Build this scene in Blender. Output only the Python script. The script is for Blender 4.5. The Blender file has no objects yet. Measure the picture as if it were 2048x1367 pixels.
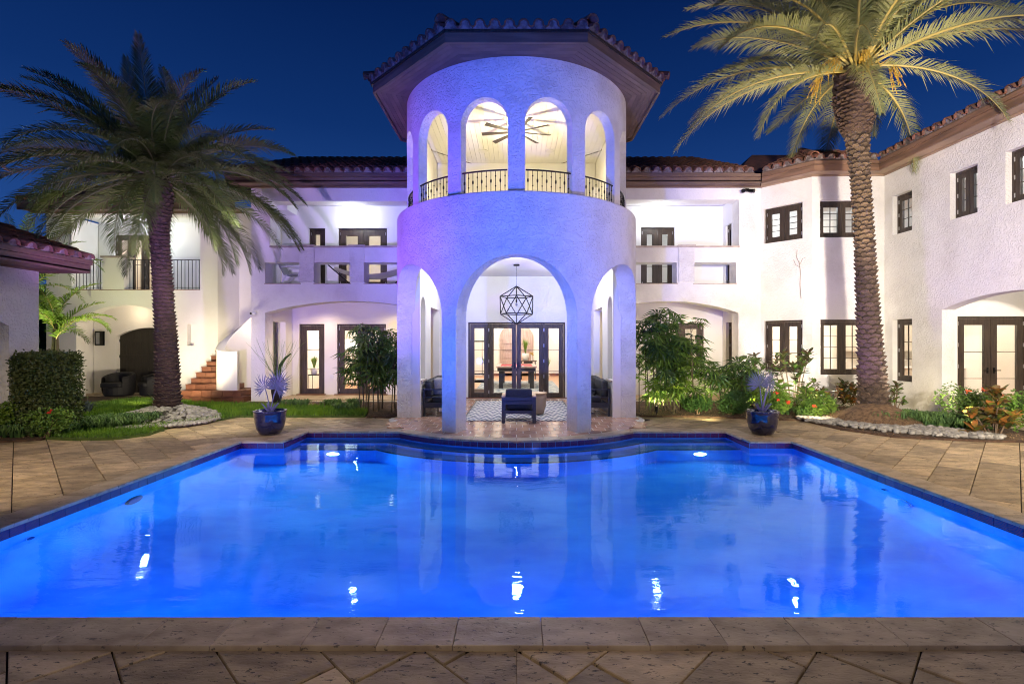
import bpy, math, random
from mathutils import Vector, Matrix
from mathutils.geometry import tessellate_polygon
random.seed(7)
R = math.radians
SC = bpy.context.scene
COL = SC.collection

# ------------------------------------------------------------------ camera, world, exposure
cam = bpy.data.cameras.new('camera')
camo = bpy.data.objects.new('camera', cam); COL.objects.link(camo)
cam.sensor_width = 36.0
cam.lens = 36.0 * 1000 / 2048
cam.shift_x = -9 / 2048
cam.clip_start = 0.05; cam.clip_end = 2000
camo.location = (0, 0, 1.75); camo.rotation_euler = (R(90), 0, 0)
SC.camera = camo
SC.view_settings.view_transform = 'Standard'
SC.view_settings.look = 'None'
SC.view_settings.exposure = 0.0
SC.view_settings.gamma = 1.0
SC.view_settings.use_curve_mapping = False
SC.cycles.use_denoising = True
SC.cycles.max_bounces = 8
SC.cycles.diffuse_bounces = 4
SC.cycles.glossy_bounces = 4
SC.cycles.transmission_bounces = 6
SC.cycles.transparent_max_bounces = 16
SC.cycles.caustics_reflective = False
SC.cycles.caustics_refractive = True
SC.cycles.pixel_filter_type = 'BLACKMAN_HARRIS'
SC.cycles.filter_width = 1.05
SC.cycles.sample_clamp_indirect = 4
SC.cycles.use_light_tree = True

world = bpy.data.worlds.new('World'); SC.world = world; world.use_nodes = True
wn = world.node_tree.nodes; wl = world.node_tree.links
wn.clear()
wo = wn.new('ShaderNodeOutputWorld'); wb = wn.new('ShaderNodeBackground')
tc = wn.new('ShaderNodeTexCoord'); sx = wn.new('ShaderNodeSeparateXYZ'); cr = wn.new('ShaderNodeValToRGB')
wl.new(tc.outputs['Generated'], sx.inputs[0]); wl.new(sx.outputs['Z'], cr.inputs[0])
e = cr.color_ramp.elements
e[0].position = 0.0; e[0].color = (.030, .105, .34, 1)
e[1].position = 1.0; e[1].color = (.0008, .006, .05, 1)
for p, c in ((.2, (.014, .062, .25)), (.38, (.0045, .030, .150)), (.55, (.0018, .015, .090))):
    k = e.new(p); k.color = (*c, 1)
wl.new(cr.outputs[0], wb.inputs[0]); wb.inputs[1].default_value = 1.0
wl.new(wb.outputs[0], wo.inputs[0])

# ------------------------------------------------------------------ lamps
def look(loc, tgt):
    return (Vector(tgt) - Vector(loc)).to_track_quat('-Z', 'Y').to_euler()
def spot(name, loc, tgt, power, color, deg=90, blend=.6, rad=.05):
    l = bpy.data.lights.new(name, 'SPOT'); l.energy = power; l.color = color
    l.spot_size = R(deg); l.spot_blend = blend; l.shadow_soft_size = rad
    o = bpy.data.objects.new(name, l); COL.objects.link(o)
    o.location = loc; o.rotation_euler = look(loc, tgt); return o
def point(name, loc, power, color, rad=.06):
    l = bpy.data.lights.new(name, 'POINT'); l.energy = power; l.color = color; l.shadow_soft_size = rad
    o = bpy.data.objects.new(name, l); COL.objects.link(o); o.location = loc; return o
WARM = (1, .80, .55); WARM2 = (1, .88, .70); COOL = (.90, .96, 1); PURPLE = (.50, .20, 1); BLUE = (.16, .26, 1); PINK = (1, .80, .80)
# coloured floodlights round the pool terrace, out of frame; added fills brighten single surfaces
spot('floodlight_purple', (-8.2, 6.4, .6), (-2.6, 11.2, 4.0), 2700, (.40, .07, 1), 45, .8, .12)
spot('floodlight_blue', (-2.2, 1.4, .6), (-.5, 9.6, 4.0), 5000, (.05, .13, 1), 54, .7, .12)
spot('floodlight_pink', (8.4, 4.2, 1.2), (3.0, 11.8, 4.2), 1150, (.86, .64, 1), 58, .8, .15)
spot('soft_fill', (2.5, -1, 2.2), (1.4, 12, 3.0), 420, (.50, .46, 1), 54, .8, .3)  # overall lavender fill, added without a real lamp
spot('floodlight_lavender', (-4.4, 1.0, 1.0), (-6.2, 14.6, 3.4), 3900, (.56, .40, 1), 40, .8, .15)
spot('floodlight_white', (3.0, -1.5, 3.0), (9.7, 10.6, 4.2), 11500, (1, .88, .76), 54, .7, .25)
spot('arcade_fill', (3.6, 1.0, 2.0), (6.6, 14.6, 3.6), 1300, (1, .84, .74), 34, .8, .2)  # softer fill added to brighten the right front wall
spot('floodlight_deck', (0, -2.5, 4.6), (0, 4.2, 0), 560, (1, .78, .48), 66, .9, .6)
spot('floodlight_deck', (6.6, 2.0, 3.6), (7.2, 7.4, 0), 1300, (1, .80, .48), 72, .9, .4)
spot('floodlight_deck', (-6.8, 3.0, 3.4), (-6.8, 8.2, 0), 1000, (1, .80, .52), 70, .9, .4)
spot('wing_fill', (-8.9, 13.3, .3), (-10.8, 15.9, 3.6), 380, (1, .82, .58), 125, .8, .15)  # fill added to brighten the left wing, no fitting stands here
spot('wing_fill', (-9.6, 12.9, .3), (-12.6, 15.9, 3.4), 330, (1, .84, .62), 115, .8, .1)  # second added fill for the left wing wall
spot('palm_fill', (-3.6, 4.2, 1.6), (-8.2, 11.5, 5.0), 900, (.86, .84, .92), 34, .8, .2)  # fill added to lift the left palm, hangs free over the pool
spot('lawn_fill', (-5.4, 8.6, 4.6), (-7.2, 12.6, 0), 950, (1, .93, .60), 80, .8, .3)  # fill added to brighten the lawn, hangs in mid air

# ------------------------------------------------------------------ materials
MATS = {}
def nd(nt, t, **kw):
    n = nt.nodes.new(t)
    for k, v in kw.items():
        setattr(n, k, v)
    return n
def mat(name, c, rough=.6, metal=0, c2=None, nscale=4, ndet=5, nlo=.4, nhi=.6, stretch=None, bump=0, bscale=20, bdet=6, bdist=.02,
        rnd=0, spec=.5, coat=0, emit=None, estr=0, trans=0, ssss=0, spots=None, coords='Object', bump_kind='noise'):
    m = bpy.data.materials.new(name); m.use_nodes = True; nt = m.node_tree
    b = nt.nodes['Principled BSDF']; L = nt.links.new
    b.inputs['Roughness'].default_value = rough; b.inputs['Metallic'].default_value = metal
    b.inputs['Specular IOR Level'].default_value = spec
    b.inputs['Coat Weight'].default_value = coat
    b.inputs['Transmission Weight'].default_value = trans
    b.inputs['Base Color'].default_value = (*c, 1)
    t = nd(nt, 'ShaderNodeTexCoord'); vec = t.outputs[coords]
    oi = nd(nt, 'ShaderNodeObjectInfo')
    if rnd:
        off = nd(nt, 'ShaderNodeVectorMath', operation='MULTIPLY_ADD'); off.inputs[1].default_value = (37, 17, 5)
        cmb = nd(nt, 'ShaderNodeCombineXYZ')
        for i in range(3): L(oi.outputs['Random'], cmb.inputs[i])
        L(cmb.outputs[0], off.inputs[0]); L(vec, off.inputs[2]); vec = off.outputs[0]
    if stretch:
        mp = nd(nt, 'ShaderNodeMapping'); mp.inputs['Scale'].default_value = stretch; L(vec, mp.inputs[0]); svec = mp.outputs[0]
    else: svec = vec
    colout = None
    if c2:
        n = nd(nt, 'ShaderNodeTexNoise'); n.inputs['Scale'].default_value = nscale; n.inputs['Detail'].default_value = ndet
        L(svec, n.inputs['Vector'])
        rp = nd(nt, 'ShaderNodeValToRGB'); rp.color_ramp.elements[0].position = nlo; rp.color_ramp.elements[1].position = nhi
        rp.color_ramp.elements[0].color = (*c, 1); rp.color_ramp.elements[1].color = (*c2, 1)
        L(n.outputs[0], rp.inputs[0]); colout = rp.outputs[0]
    hgt = None
    if spots:   # (scale, threshold, colour): dark pits
        n = nd(nt, 'ShaderNodeTexNoise'); n.inputs['Scale'].default_value = spots[0]; n.inputs['Detail'].default_value = 4; n.inputs['Roughness'].default_value = .65
        L(svec, n.inputs['Vector'])
        rp = nd(nt, 'ShaderNodeValToRGB'); rp.color_ramp.elements[0].position = spots[1]; rp.color_ramp.elements[1].position = spots[1] + .05
        L(n.outputs[0], rp.inputs[0])
        mx = nd(nt, 'ShaderNodeMix', data_type='RGBA'); L(rp.outputs[0], mx.inputs[0])
        if colout: L(colout, mx.inputs[6])
        else: mx.inputs[6].default_value = (*c, 1)
        mx.inputs[7].default_value = (*spots[2], 1); colout = mx.outputs[2]
        inv = nd(nt, 'ShaderNodeMath', operation='SUBTRACT'); inv.inputs[0].default_value = 1; L(rp.outputs[0], inv.inputs[1]); hgt = inv.outputs[0]
    if rnd:
        hsv = nd(nt, 'ShaderNodeHueSaturation')
        mr = nd(nt, 'ShaderNodeMapRange'); mr.inputs[3].default_value = 1 - rnd; mr.inputs[4].default_value = 1 + rnd
        L(oi.outputs['Random'], mr.inputs[0]); L(mr.outputs[0], hsv.inputs['Value'])
        if colout: L(colout, hsv.inputs['Color'])
        else: hsv.inputs['Color'].default_value = (*c, 1)
        colout = hsv.outputs[0]
    if colout: L(colout, b.inputs['Base Color'])
    if bump:
        bp = nd(nt, 'ShaderNodeBump'); bp.inputs['Strength'].default_value = bump; bp.inputs['Distance'].default_value = bdist
        if bump_kind == 'stucco':
            n1 = nd(nt, 'ShaderNodeTexNoise'); n1.inputs['Scale'].default_value = bscale; n1.inputs['Detail'].default_value = 3; n1.inputs['Distortion'].default_value = 1.6
            L(vec, n1.inputs['Vector'])
            r1 = nd(nt, 'ShaderNodeValToRGB'); r1.color_ramp.elements[0].position = .46; r1.color_ramp.elements[1].position = .56
            L(n1.outputs[0], r1.inputs[0])
            n2 = nd(nt, 'ShaderNodeTexNoise'); n2.inputs['Scale'].default_value = bscale * 6; n2.inputs['Detail'].default_value = 5; L(vec, n2.inputs['Vector'])
            ma = nd(nt, 'ShaderNodeMath', operation='MULTIPLY_ADD'); ma.inputs[1].default_value = .35
            L(n2.outputs[0], ma.inputs[0]); L(r1.outputs[0], ma.inputs[2]); h = ma.outputs[0]
        else:
            n = nd(nt, 'ShaderNodeTexNoise'); n.inputs['Scale'].default_value = bscale; n.inputs['Detail'].default_value = bdet
            L(svec, n.inputs['Vector']); h = n.outputs[0]
            if hgt:
                ma = nd(nt, 'ShaderNodeMath', operation='MULTIPLY_ADD'); ma.inputs[1].default_value = 1.5; L(hgt, ma.inputs[0]); L(h, ma.inputs[2]); h = ma.outputs[0]
        L(h, bp.inputs['Height']); L(bp.outputs[0], b.inputs['Normal'])
    if emit:
        b.inputs['Emission Color'].default_value = (*emit, 1); b.inputs['Emission Strength'].default_value = estr
    if ssss:   # thin leaf: some light passes through
        tl = nd(nt, 'ShaderNodeBsdfTranslucent'); ms = nd(nt, 'ShaderNodeMixShader'); ms.inputs[0].default_value = ssss
        out = nt.nodes['Material Output']
        if colout: L(colout, tl.inputs[0])
        else: tl.inputs[0].default_value = (*c, 1)
        L(b.outputs[0], ms.inputs[1]); L(tl.outputs[0], ms.inputs[2]); L(ms.outputs[0], out.inputs[0])
    MATS[name] = m
    return m
mat('stucco', (.66, .63, .58), .85, c2=(.80, .78, .74), nscale=1.6, ndet=8, nlo=.30, nhi=.55, bump=.7, bscale=9.5, bdist=.019, bump_kind='stucco', spec=.2)
mat('stucco_wing', (.69, .665, .625), .85, c2=(.81, .79, .755), nscale=1.2, ndet=8, nlo=.30, nhi=.55, bump=.5, bscale=12, bdist=.012, bump_kind='stucco', spec=.2)
mat('stucco_fine', (.76, .74, .70), .85, c2=(.80, .79, .76), nscale=.8, bump=.22, bscale=11, bdist=.008, bump_kind='stucco', spec=.2)
mat('plaster', (.80, .77, .70), .8, c2=(.84, .81, .76), nscale=.7)
mat('plaster_white', (.84, .84, .83), .8)
mat('cream_ceiling', (.82, .80, .70), .7, c2=(.78, .76, .66), nscale=1, bump=.05, bscale=60)
mat('dark_wood', (.030, .020, .014), .45, c2=(.055, .037, .026), nscale=3, stretch=(8, 8, .8), bump=.15, bscale=30)
mat('brown_wood', (.085, .050, .036), .55, c2=(.13, .078, .055), nscale=3, stretch=(1, 1, 6), bump=.15, bscale=30)
mat('soffit_lit', (.36, .25, .17), .6, c2=(.28, .19, .13), nscale=2.5, stretch=(.7, .7, 6), bump=.1, bscale=25)  # lighter copy for the wing, light from below put into the colour
mat('fascia_lit', (.24, .135, .085), .6, c2=(.15, .085, .055), nscale=2.2, stretch=(.5, .5, 5), bump=.2, bscale=25)  # warm lit copy of the fascia wood, light put into the colour
mat('soffit_board', (.13, .078, .06), .6, c2=(.18, .11, .085), nscale=2.5, stretch=(.7, .7, 6), rnd=.12, bump=.1, bscale=25)
mat('fascia_wood', (.13, .08, .055), .6, c2=(.20, .125, .085), nscale=2.2, stretch=(.5, .5, 5), bump=.2, bscale=25)
mat('roof_clay', (.185, .072, .045), .75, c2=(.095, .045, .032), nscale=6, rnd=.35, bump=.3, bscale=30, spots=(9, .60, (.06, .045, .04)))
mat('mortar', (.24, .20, .18), .9, c2=(.09, .07, .065), nscale=9, rnd=.2, bump=.4, bscale=25)
mat('metal_black', (.012, .012, .013), .4, metal=.6)
mat('metal_navy', (.018, .018, .022), .42, metal=.2, bump=.03, bscale=200)
mat('steel', (.6, .6, .6), .3, metal=1)
mat('cushion_dark', (.016, .016, .018), .75, c2=(.024, .024, .026), nscale=30, bump=.2, bscale=260)
mat('cushion_grey', (.30, .28, .26), .9, c2=(.36, .34, .31), nscale=30, bump=.2, bscale=260)
mat('cushion_white', (.75, .74, .72), .9, bump=.2, bscale=260)
mat('tan_wood', (.42, .27, .14), .5, c2=(.50, .34, .19), nscale=4, stretch=(1, 8, 1))
mat('travertine', (.52, .39, .235), .6, c2=(.28, .205, .125), nscale=3.6, ndet=9, nlo=.38, nhi=.66, stretch=(1, 2.4, 1), rnd=.34, bump=.7, bscale=30, bdist=.008, spots=(19, .60, (.09, .07, .048)))
mat('coping_stone', (.55, .43, .29), .5, c2=(.32, .235, .15), nscale=3.5, ndet=9, nlo=.35, nhi=.65, stretch=(1, 2, 1), rnd=.08, bump=.5, bscale=30, bdist=.007, spots=(20, .605, (.14, .11, .08)))
mat('joint_dark', (.03, .025, .02), .95)
mat('terracotta', (.50, .28, .19), .22, c2=(.62, .39, .28), nscale=5, rnd=.25, bump=.06, bscale=18, coat=.3)
mat('stair_terracotta', (.14, .052, .027), .45, c2=(.20, .082, .042), nscale=5, rnd=.15, bump=.1, bscale=18)
mat('grout', (.72, .68, .62), .8)
mat('pool_plaster', (.06, .33, .80), .7, c2=(.18, .54, .92), nscale=1.1, ndet=5, nlo=.36, nhi=.66, stretch=(1, 1.9, 1))  # noise paints the light and dark water swirls into the plaster
mat('pool_nosing', (.01, .015, .05), .5)
mat('light_off_lens', (.02, .04, .20), .2)
mat('ring_white', (.7, .7, .75), .4)
mat('soil', (.10, .055, .032), .95, c2=(.05, .028, .018), nscale=12, bump=1, bscale=40, bdist=.03)
mat('straw', (.20, .12, .065), .9, c2=(.10, .058, .032), nscale=14, bump=1, bscale=60, bdist=.03)
mat('straw_blade', (.26, .165, .085), .9, rnd=.2)
mat('grass_base', (.05, .09, .015), .95, c2=(.08, .12, .02), nscale=10, bump=1, bscale=50, bdist=.02)
mat('grass', (.17, .31, .02), .6, c2=(.09, .20, .02), nscale=2, ssss=.35)
mat('grass_dry', (.22, .17, .06), .8)
mat('liriope', (.06, .13, .04), .5, c2=(.13, .23, .06), nscale=6, ssss=.25)
mat('stone_pebble', (.19, .18, .165), .7, c2=(.38, .36, .33), nscale=9, rnd=.32, bump=.1, bscale=40)
mat('frond_green', (.075, .11, .028), .5, c2=(.12, .155, .042), nscale=2, rnd=.2, ssss=.3)
mat('frond_silver', (.19, .21, .09), .5, c2=(.26, .27, .13), nscale=2, rnd=.15, ssss=.3)
mat('rachis', (.34, .27, .09), .5)
mat('rachis_dark', (.12, .13, .05), .5)
mat('trunk', (.05, .032, .024), .9, c2=(.02, .013, .010), nscale=8, stretch=(1, 1, 3), bump=.8, bscale=25, bdist=.03)  # dark base colour paints in the shade between the leaf bases
mat('boot', (.11, .072, .05), .85, c2=(.04, .025, .018), nscale=14, rnd=.25, bump=.5, bscale=35)
mat('boot_dark', (.07, .04, .032), .9, c2=(.028, .015, .012), nscale=14, rnd=.25, bump=.5, bscale=35)
mat('fiber', (.24, .11, .06), .95, c2=(.10, .04, .025), nscale=20, stretch=(3, 3, 1), bump=1, bscale=60)
mat('fruit', (.42, .26, .03), .6)
mat('leaf_mid', (.08, .17, .03), .45, c2=(.15, .25, .04), nscale=5, rnd=.25, ssss=.35)
mat('leaf_dark', (.035, .085, .025), .4, c2=(.06, .13, .035), nscale=5, rnd=.25, ssss=.25)
mat('leaf_lime', (.20, .30, .03), .5, c2=(.13, .24, .03), nscale=6, rnd=.2, ssss=.35)
mat('leaf_hedge', (.05, .08, .02), .55, c2=(.08, .10, .028), nscale=5, ssss=.2)
mat('leaf_croton', (.34, .13, .035), .38, c2=(.10, .13, .02), nscale=7, rnd=.3, ssss=.25)
mat('leaf_croton_dark', (.10, .055, .028), .38, c2=(.06, .11, .025), nscale=7, rnd=.3, ssss=.25)
mat('leaf_silver', (.13, .16, .18), .5, ssss=.25)
mat('cane', (.05, .04, .022), .7)
mat('dry_stem', (.42, .37, .32), .9)
mat('bark', (.16, .11, .07), .9, bump=.4, bscale=30)
mat('flower_red', (.62, .035, .02), .5)
mat('flower_orange', (.70, .10, .03), .5)
mat('pot_glaze', (.006, .009, .035), .07, c2=(.012, .016, .06), nscale=3, coat=1, bump=.03, bscale=5)
mat('pot_black', (.02, .018, .018), .35)
mat('pot_white', (.75, .73, .70), .4)
mat('wicker_dark', (.010, .010, .012), .6, bump=.6, bscale=90)
mat('wicker', (.38, .29, .20), .7, bump=.6, bscale=90)
mat('plastic_white', (.72, .73, .74), .4)
mat('plastic_grey', (.25, .26, .27), .45)
mat('canvas', (.70, .66, .58), .85, ssss=.5)
mat('felt_red', (.45, .02, .03), .9)
mat('wood_pink', (.38, .26, .22), .5, c2=(.46, .33, .28), nscale=3, stretch=(6, 6, .6))
mat('floor_terracotta', (.50, .24, .11), .3, c2=(.58, .31, .16), nscale=3)
mat('rug_blue', (.12, .17, .23), .95, c2=(.50, .50, .48), nscale=7, ndet=8, nlo=.42, nhi=.56)
mat('cabinet', (.66, .61, .53), .5)
mat('shade_lit', (.9, .85, .75), .8, emit=(1, .93, .8), estr=2.2)
mat('bulb', (1, 1, 1), .3, emit=(1, .93, .8), estr=18)
mat('bulb_cool', (1, 1, 1), .3, emit=(.95, .98, 1), estr=12)
mat('lamp_spot', (1, 1, 1), .3, emit=(1, .9, .7), estr=60)
mat('lens_pool', (1, 1, 1), .3, emit=(.55, .80, 1), estr=22)
mat('stone_cap', (.52, .44, .36), .7, c2=(.40, .33, .27), nscale=5, bump=.3, bscale=30)
mat('wood_garage', (.018, .015, .010), .6, c2=(.028, .023, .015), nscale=4, stretch=(6, 6, .5))
mat('fan_blade', (.03, .022, .016), .5)
mat('speaker', (.74, .72, .62), .8)

def glass_mat():
    m = bpy.data.materials.new('window_glass'); m.use_nodes = True; nt = m.node_tree; nt.nodes.clear(); L = nt.links.new
    o = nd(nt, 'ShaderNodeOutputMaterial'); t = nd(nt, 'ShaderNodeBsdfTransparent'); g = nd(nt, 'ShaderNodeBsdfGlossy'); lw_ = nd(nt, 'ShaderNodeLayerWeight'); lw_.inputs[0].default_value = .5; pw_ = nd(nt, 'ShaderNodeMath', operation='POWER'); L(lw_.outputs['Facing'], pw_.inputs[0]); pw_.inputs[1].default_value = 5; f = nd(nt, 'ShaderNodeMath', operation='MULTIPLY_ADD'); f.inputs[1].default_value = .8; f.inputs[2].default_value = .02; L(pw_.outputs[0], f.inputs[0]); x = nd(nt, 'ShaderNodeMixShader')
    t.inputs[0].default_value = (.96, .97, .97, 1); g.inputs['Roughness'].default_value = .02
    L(f.outputs[0], x.inputs[0]); L(t.outputs[0], x.inputs[1]); L(g.outputs[0], x.inputs[2]); L(x.outputs[0], o.inputs[0]); MATS['glass'] = m
glass_mat()
def water_mat():
    m = bpy.data.materials.new('pool_water'); m.use_nodes = True; nt = m.node_tree; nt.nodes.clear(); L = nt.links.new
    o = nd(nt, 'ShaderNodeOutputMaterial'); g = nd(nt, 'ShaderNodeBsdfGlass'); g.inputs['IOR'].default_value = 1.33; g.inputs['Roughness'].default_value = .0
    g.inputs['Color'].default_value = (.55, .82, 1, 1)
    t = nd(nt, 'ShaderNodeTexCoord'); mp = nd(nt, 'ShaderNodeMapping'); mp.inputs['Scale'].default_value = (.9, 1.9, 1); L(t.outputs['Object'], mp.inputs[0])
    n = nd(nt, 'ShaderNodeTexNoise'); n.inputs['Scale'].default_value = 1.3; n.inputs['Detail'].default_value = 5; n.inputs['Distortion'].default_value = .8; L(mp.outputs[0], n.inputs['Vector'])
    n2 = nd(nt, 'ShaderNodeTexNoise'); n2.inputs['Scale'].default_value = 14; n2.inputs['Detail'].default_value = 2; L(mp.outputs[0], n2.inputs['Vector'])
    ma = nd(nt, 'ShaderNodeMath', operation='MULTIPLY_ADD'); ma.inputs[1].default_value = .02; L(n2.outputs[0], ma.inputs[0]); L(n.outputs[0], ma.inputs[2])
    b = nd(nt, 'ShaderNodeBump'); b.inputs['Strength'].default_value = .16; b.inputs['Distance'].default_value = .03; L(ma.outputs[0], b.inputs['Height'])
    L(b.outputs[0], g.inputs['Normal']); L(g.outputs[0], o.inputs[0]); MATS['water'] = m
water_mat()
def tile_mat():   # glazed waterline tile: blue and purple flower figure
    m = mat('pool_tile', (.03, .045, .26), .2, coat=.5)
    nt = m.node_tree; L = nt.links.new; b = nt.nodes['Principled BSDF']
    t = nd(nt, 'ShaderNodeTexCoord'); ln = nd(nt, 'ShaderNodeMapping'); L(t.outputs['Object'], ln.inputs[0]); ln.inputs['Scale'].default_value = (1, 0, 1)
    g = nd(nt, 'ShaderNodeTexVoronoi'); g.inputs['Scale'].default_value = 22; L(ln.outputs[0], g.inputs['Vector'])
    w = nd(nt, 'ShaderNodeTexWave', wave_type='RINGS', rings_direction='SPHERICAL'); w.inputs['Scale'].default_value = 14; w.inputs['Distortion'].default_value = 3; L(ln.outputs[0], w.inputs['Vector'])
    mu = nd(nt, 'ShaderNodeMath', operation='MULTIPLY'); L(w.outputs[1], mu.inputs[0]); L(g.outputs['Distance'], mu.inputs[1])
    rp = nd(nt, 'ShaderNodeValToRGB'); e = rp.color_ramp.elements; e[0].position = .08; e[1].position = .38
    e[0].color = (.008, .02, .11, 1); e[1].color = (.13, .025, .09, 1); L(mu.outputs[0], rp.inputs[0]); L(rp.outputs[0], b.inputs['Base Color'])
tile_mat()
def rug_mat():   # pale rug with navy diamonds
    m = mat('rug_diamond', (.62, .60, .56), .95)
    nt = m.node_tree; L = nt.links.new; b = nt.nodes['Principled BSDF']
    t = nd(nt, 'ShaderNodeTexCoord'); s = nd(nt, 'ShaderNodeSeparateXYZ'); L(t.outputs['Object'], s.inputs[0])
    def tri(src, f):
        a = nd(nt, 'ShaderNodeMath', operation='MULTIPLY'); L(src, a.inputs[0]); a.inputs[1].default_value = f
        p = nd(nt, 'ShaderNodeMath', operation='PINGPONG'); L(a.outputs[0], p.inputs[0]); p.inputs[1].default_value = 1; return p.outputs[0]
    ax = tri(s.outputs[0], 7.0); ay = tri(s.outputs[1], 4.2)
    su = nd(nt, 'ShaderNodeMath', operation='ADD'); L(ax, su.inputs[0]); L(ay, su.inputs[1])
    sn = nd(nt, 'ShaderNodeMath', operation='PINGPONG'); L(su.outputs[0], sn.inputs[0]); sn.inputs[1].default_value = .5
    lt = nd(nt, 'ShaderNodeMath', operation='GREATER_THAN'); L(sn.outputs[0], lt.inputs[0]); lt.inputs[1].default_value = .30
    mx = nd(nt, 'ShaderNodeMix', data_type='RGBA'); L(lt.outputs[0], mx.inputs[0]); mx.inputs[6].default_value = (.64, .62, .58, 1); mx.inputs[7].default_value = (.05, .07, .14, 1)
    L(mx.outputs[2], b.inputs['Base Color'])
rug_mat()
M = MATS

# ------------------------------------------------------------------ mesh helpers
class MB:
    def __init__(s): s.v = []; s.f = []; s.mi = []; s.cur = 0
    def add(s, vs, fs):
        o = len(s.v); s.v += [tuple(p) for p in vs]
        for f in fs: s.f.append(tuple(i + o for i in f)); s.mi.append(s.cur)
    def box(s, x0, x1, y0, y1, z0, z1):
        s.add([(x0,y0,z0),(x1,y0,z0),(x1,y1,z0),(x0,y1,z0),(x0,y0,z1),(x1,y0,z1),(x1,y1,z1),(x0,y1,z1)],
              [(0,3,2,1),(4,5,6,7),(0,1,5,4),(1,2,6,5),(2,3,7,6),(3,0,4,7)]); return s
    def obox(s, P, u, n, x0, x1, y0, y1, z0, z1):
        """box in the frame of a wall: x along u, y along the outward normal n, z up"""
        P = Vector(P); u = Vector((u[0], u[1], 0)); n = Vector((n[0], n[1], 0))
        q = [P + u*a + n*b + Vector((0,0,c)) for c in (z0, z1) for a, b in ((x0,y1),(x1,y1),(x1,y0),(x0,y0))]
        s.add(q, [(0,3,2,1),(4,5,6,7),(0,1,5,4),(1,2,6,5),(2,3,7,6),(3,0,4,7)]); return s
    def cyl(s, p0, p1, r0, r1=None, n=8, caps=True):
        r1 = r0 if r1 is None else r1
        p0, p1 = Vector(p0), Vector(p1); d = (p1 - p0).normalized()
        a = d.orthogonal().normalized(); b = d.cross(a)
        vs = []
        for p, r in ((p0, r0), (p1, r1)):
            for i in range(n):
                t = 2*math.pi*i/n; vs.append(p + (a*math.cos(t) + b*math.sin(t))*r)
        fs = [(i, (i+1) % n, n+(i+1) % n, n+i) for i in range(n)]
        if caps: fs += [tuple(range(n-1, -1, -1)), tuple(range(n, 2*n))]
        s.add(vs, fs); return s
    def tube(s, pts, rs, n=6):
        pts = [Vector(p) for p in pts]
        if not isinstance(rs, (list, tuple)): rs = [rs]*len(pts)
        vs = []
        up = Vector((0.01, 0.02, 1))
        for i, p in enumerate(pts):
            d = (pts[min(i+1, len(pts)-1)] - pts[max(i-1, 0)]).normalized()
            a = d.cross(up);
            if a.length < .05: a = d.cross(Vector((1, 0, 0)))
            a.normalize(); b = d.cross(a)
            for k in range(n):
                t = 2*math.pi*k/n; vs.append(p + (a*math.cos(t) + b*math.sin(t))*rs[i])
        fs = [(i*n+k, i*n+(k+1) % n, (i+1)*n+(k+1) % n, (i+1)*n+k) for i in range(len(pts)-1) for k in range(n)]
        fs += [tuple(range(n-1, -1, -1)), tuple(range((len(pts)-1)*n, len(pts)*n))]
        s.add(vs, fs); return s
    def lathe(s, prof, c=(0, 0, 0), n=24):
        vs = []; cx, cy, cz = c
        for r, z in prof:
            for i in range(n):
                t = 2*math.pi*i/n; vs.append((cx + r*math.cos(t), cy + r*math.sin(t), cz + z))
        fs = [(j*n+i, j*n+(i+1) % n, (j+1)*n+(i+1) % n, (j+1)*n+i) for j in range(len(prof)-1) for i in range(n)]
        fs += [tuple(range(n-1, -1, -1)), tuple(range((len(prof)-1)*n, len(prof)*n))]
        s.add(vs, fs); return s
    def prism(s, poly, z0, z1, ch=0):
        """convex or simple polygon prism with a chamfered top edge"""
        n = len(poly); cx = sum(p[0] for p in poly)/n; cy = sum(p[1] for p in poly)/n
        vs = [(x, y, z0) for x, y in poly] + [(x, y, z1-ch) for x, y in poly]
        fs = [tuple(range(n-1, -1, -1))] + [(i, (i+1) % n, n+(i+1) % n, n+i) for i in range(n)]
        if ch:
            for x, y in poly:
                d = math.hypot(cx-x, cy-y) or 1; vs.append((x+(cx-x)/d*ch*1.4, y+(cy-y)/d*ch*1.4, z1))
            fs += [(n+i, n+(i+1) % n, 2*n+(i+1) % n, 2*n+i) for i in range(n)] + [tuple(range(2*n, 3*n))]
        else: fs.append(tuple(range(n, 2*n)))
        s.add(vs, fs); return s
    def ell(s, c, r, n=8, m=5, rot=None):
        vs = []; fs = []
        for j in range(1, m):
            ph = math.pi*j/m
            for i in range(n):
                t = 2*math.pi*i/n
                vs.append(Vector((r[0]*math.sin(ph)*math.cos(t), r[1]*math.sin(ph)*math.sin(t), r[2]*math.cos(ph))))
        vs += [Vector((0, 0, r[2])), Vector((0, 0, -r[2]))]
        for j in range(m-2):
            for i in range(n): fs.append((j*n+i, (j+1)*n+i, (j+1)*n+(i+1) % n, j*n+(i+1) % n))
        a, b = len(vs)-2, len(vs)-1
        for i in range(n): fs.append((a, i, (i+1) % n)); fs.append((b, (m-2)*n+(i+1) % n, (m-2)*n+i))
        if rot: vs = [rot @ v for v in vs]
        s.add([Vector(c)+v for v in vs], fs); return s
    def mesh(s, name, mats, smooth=False):
        me = bpy.data.meshes.new(name); me.from_pydata(s.v, [], s.f)
        if not isinstance(mats, (list, tuple)): mats = [mats]
        for m in mats: me.materials.append(MATS[m] if isinstance(m, str) else m)
        if len(mats) > 1: me.polygons.foreach_set('material_index', s.mi)
        if smooth: me.polygons.foreach_set('use_smooth', [True]*len(s.f))
        me.update(); return me
    def build(s, name, mats, parent=None, smooth=False, **kw):
        return inst(name, s.mesh(name, mats, smooth), parent, **kw)
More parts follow.
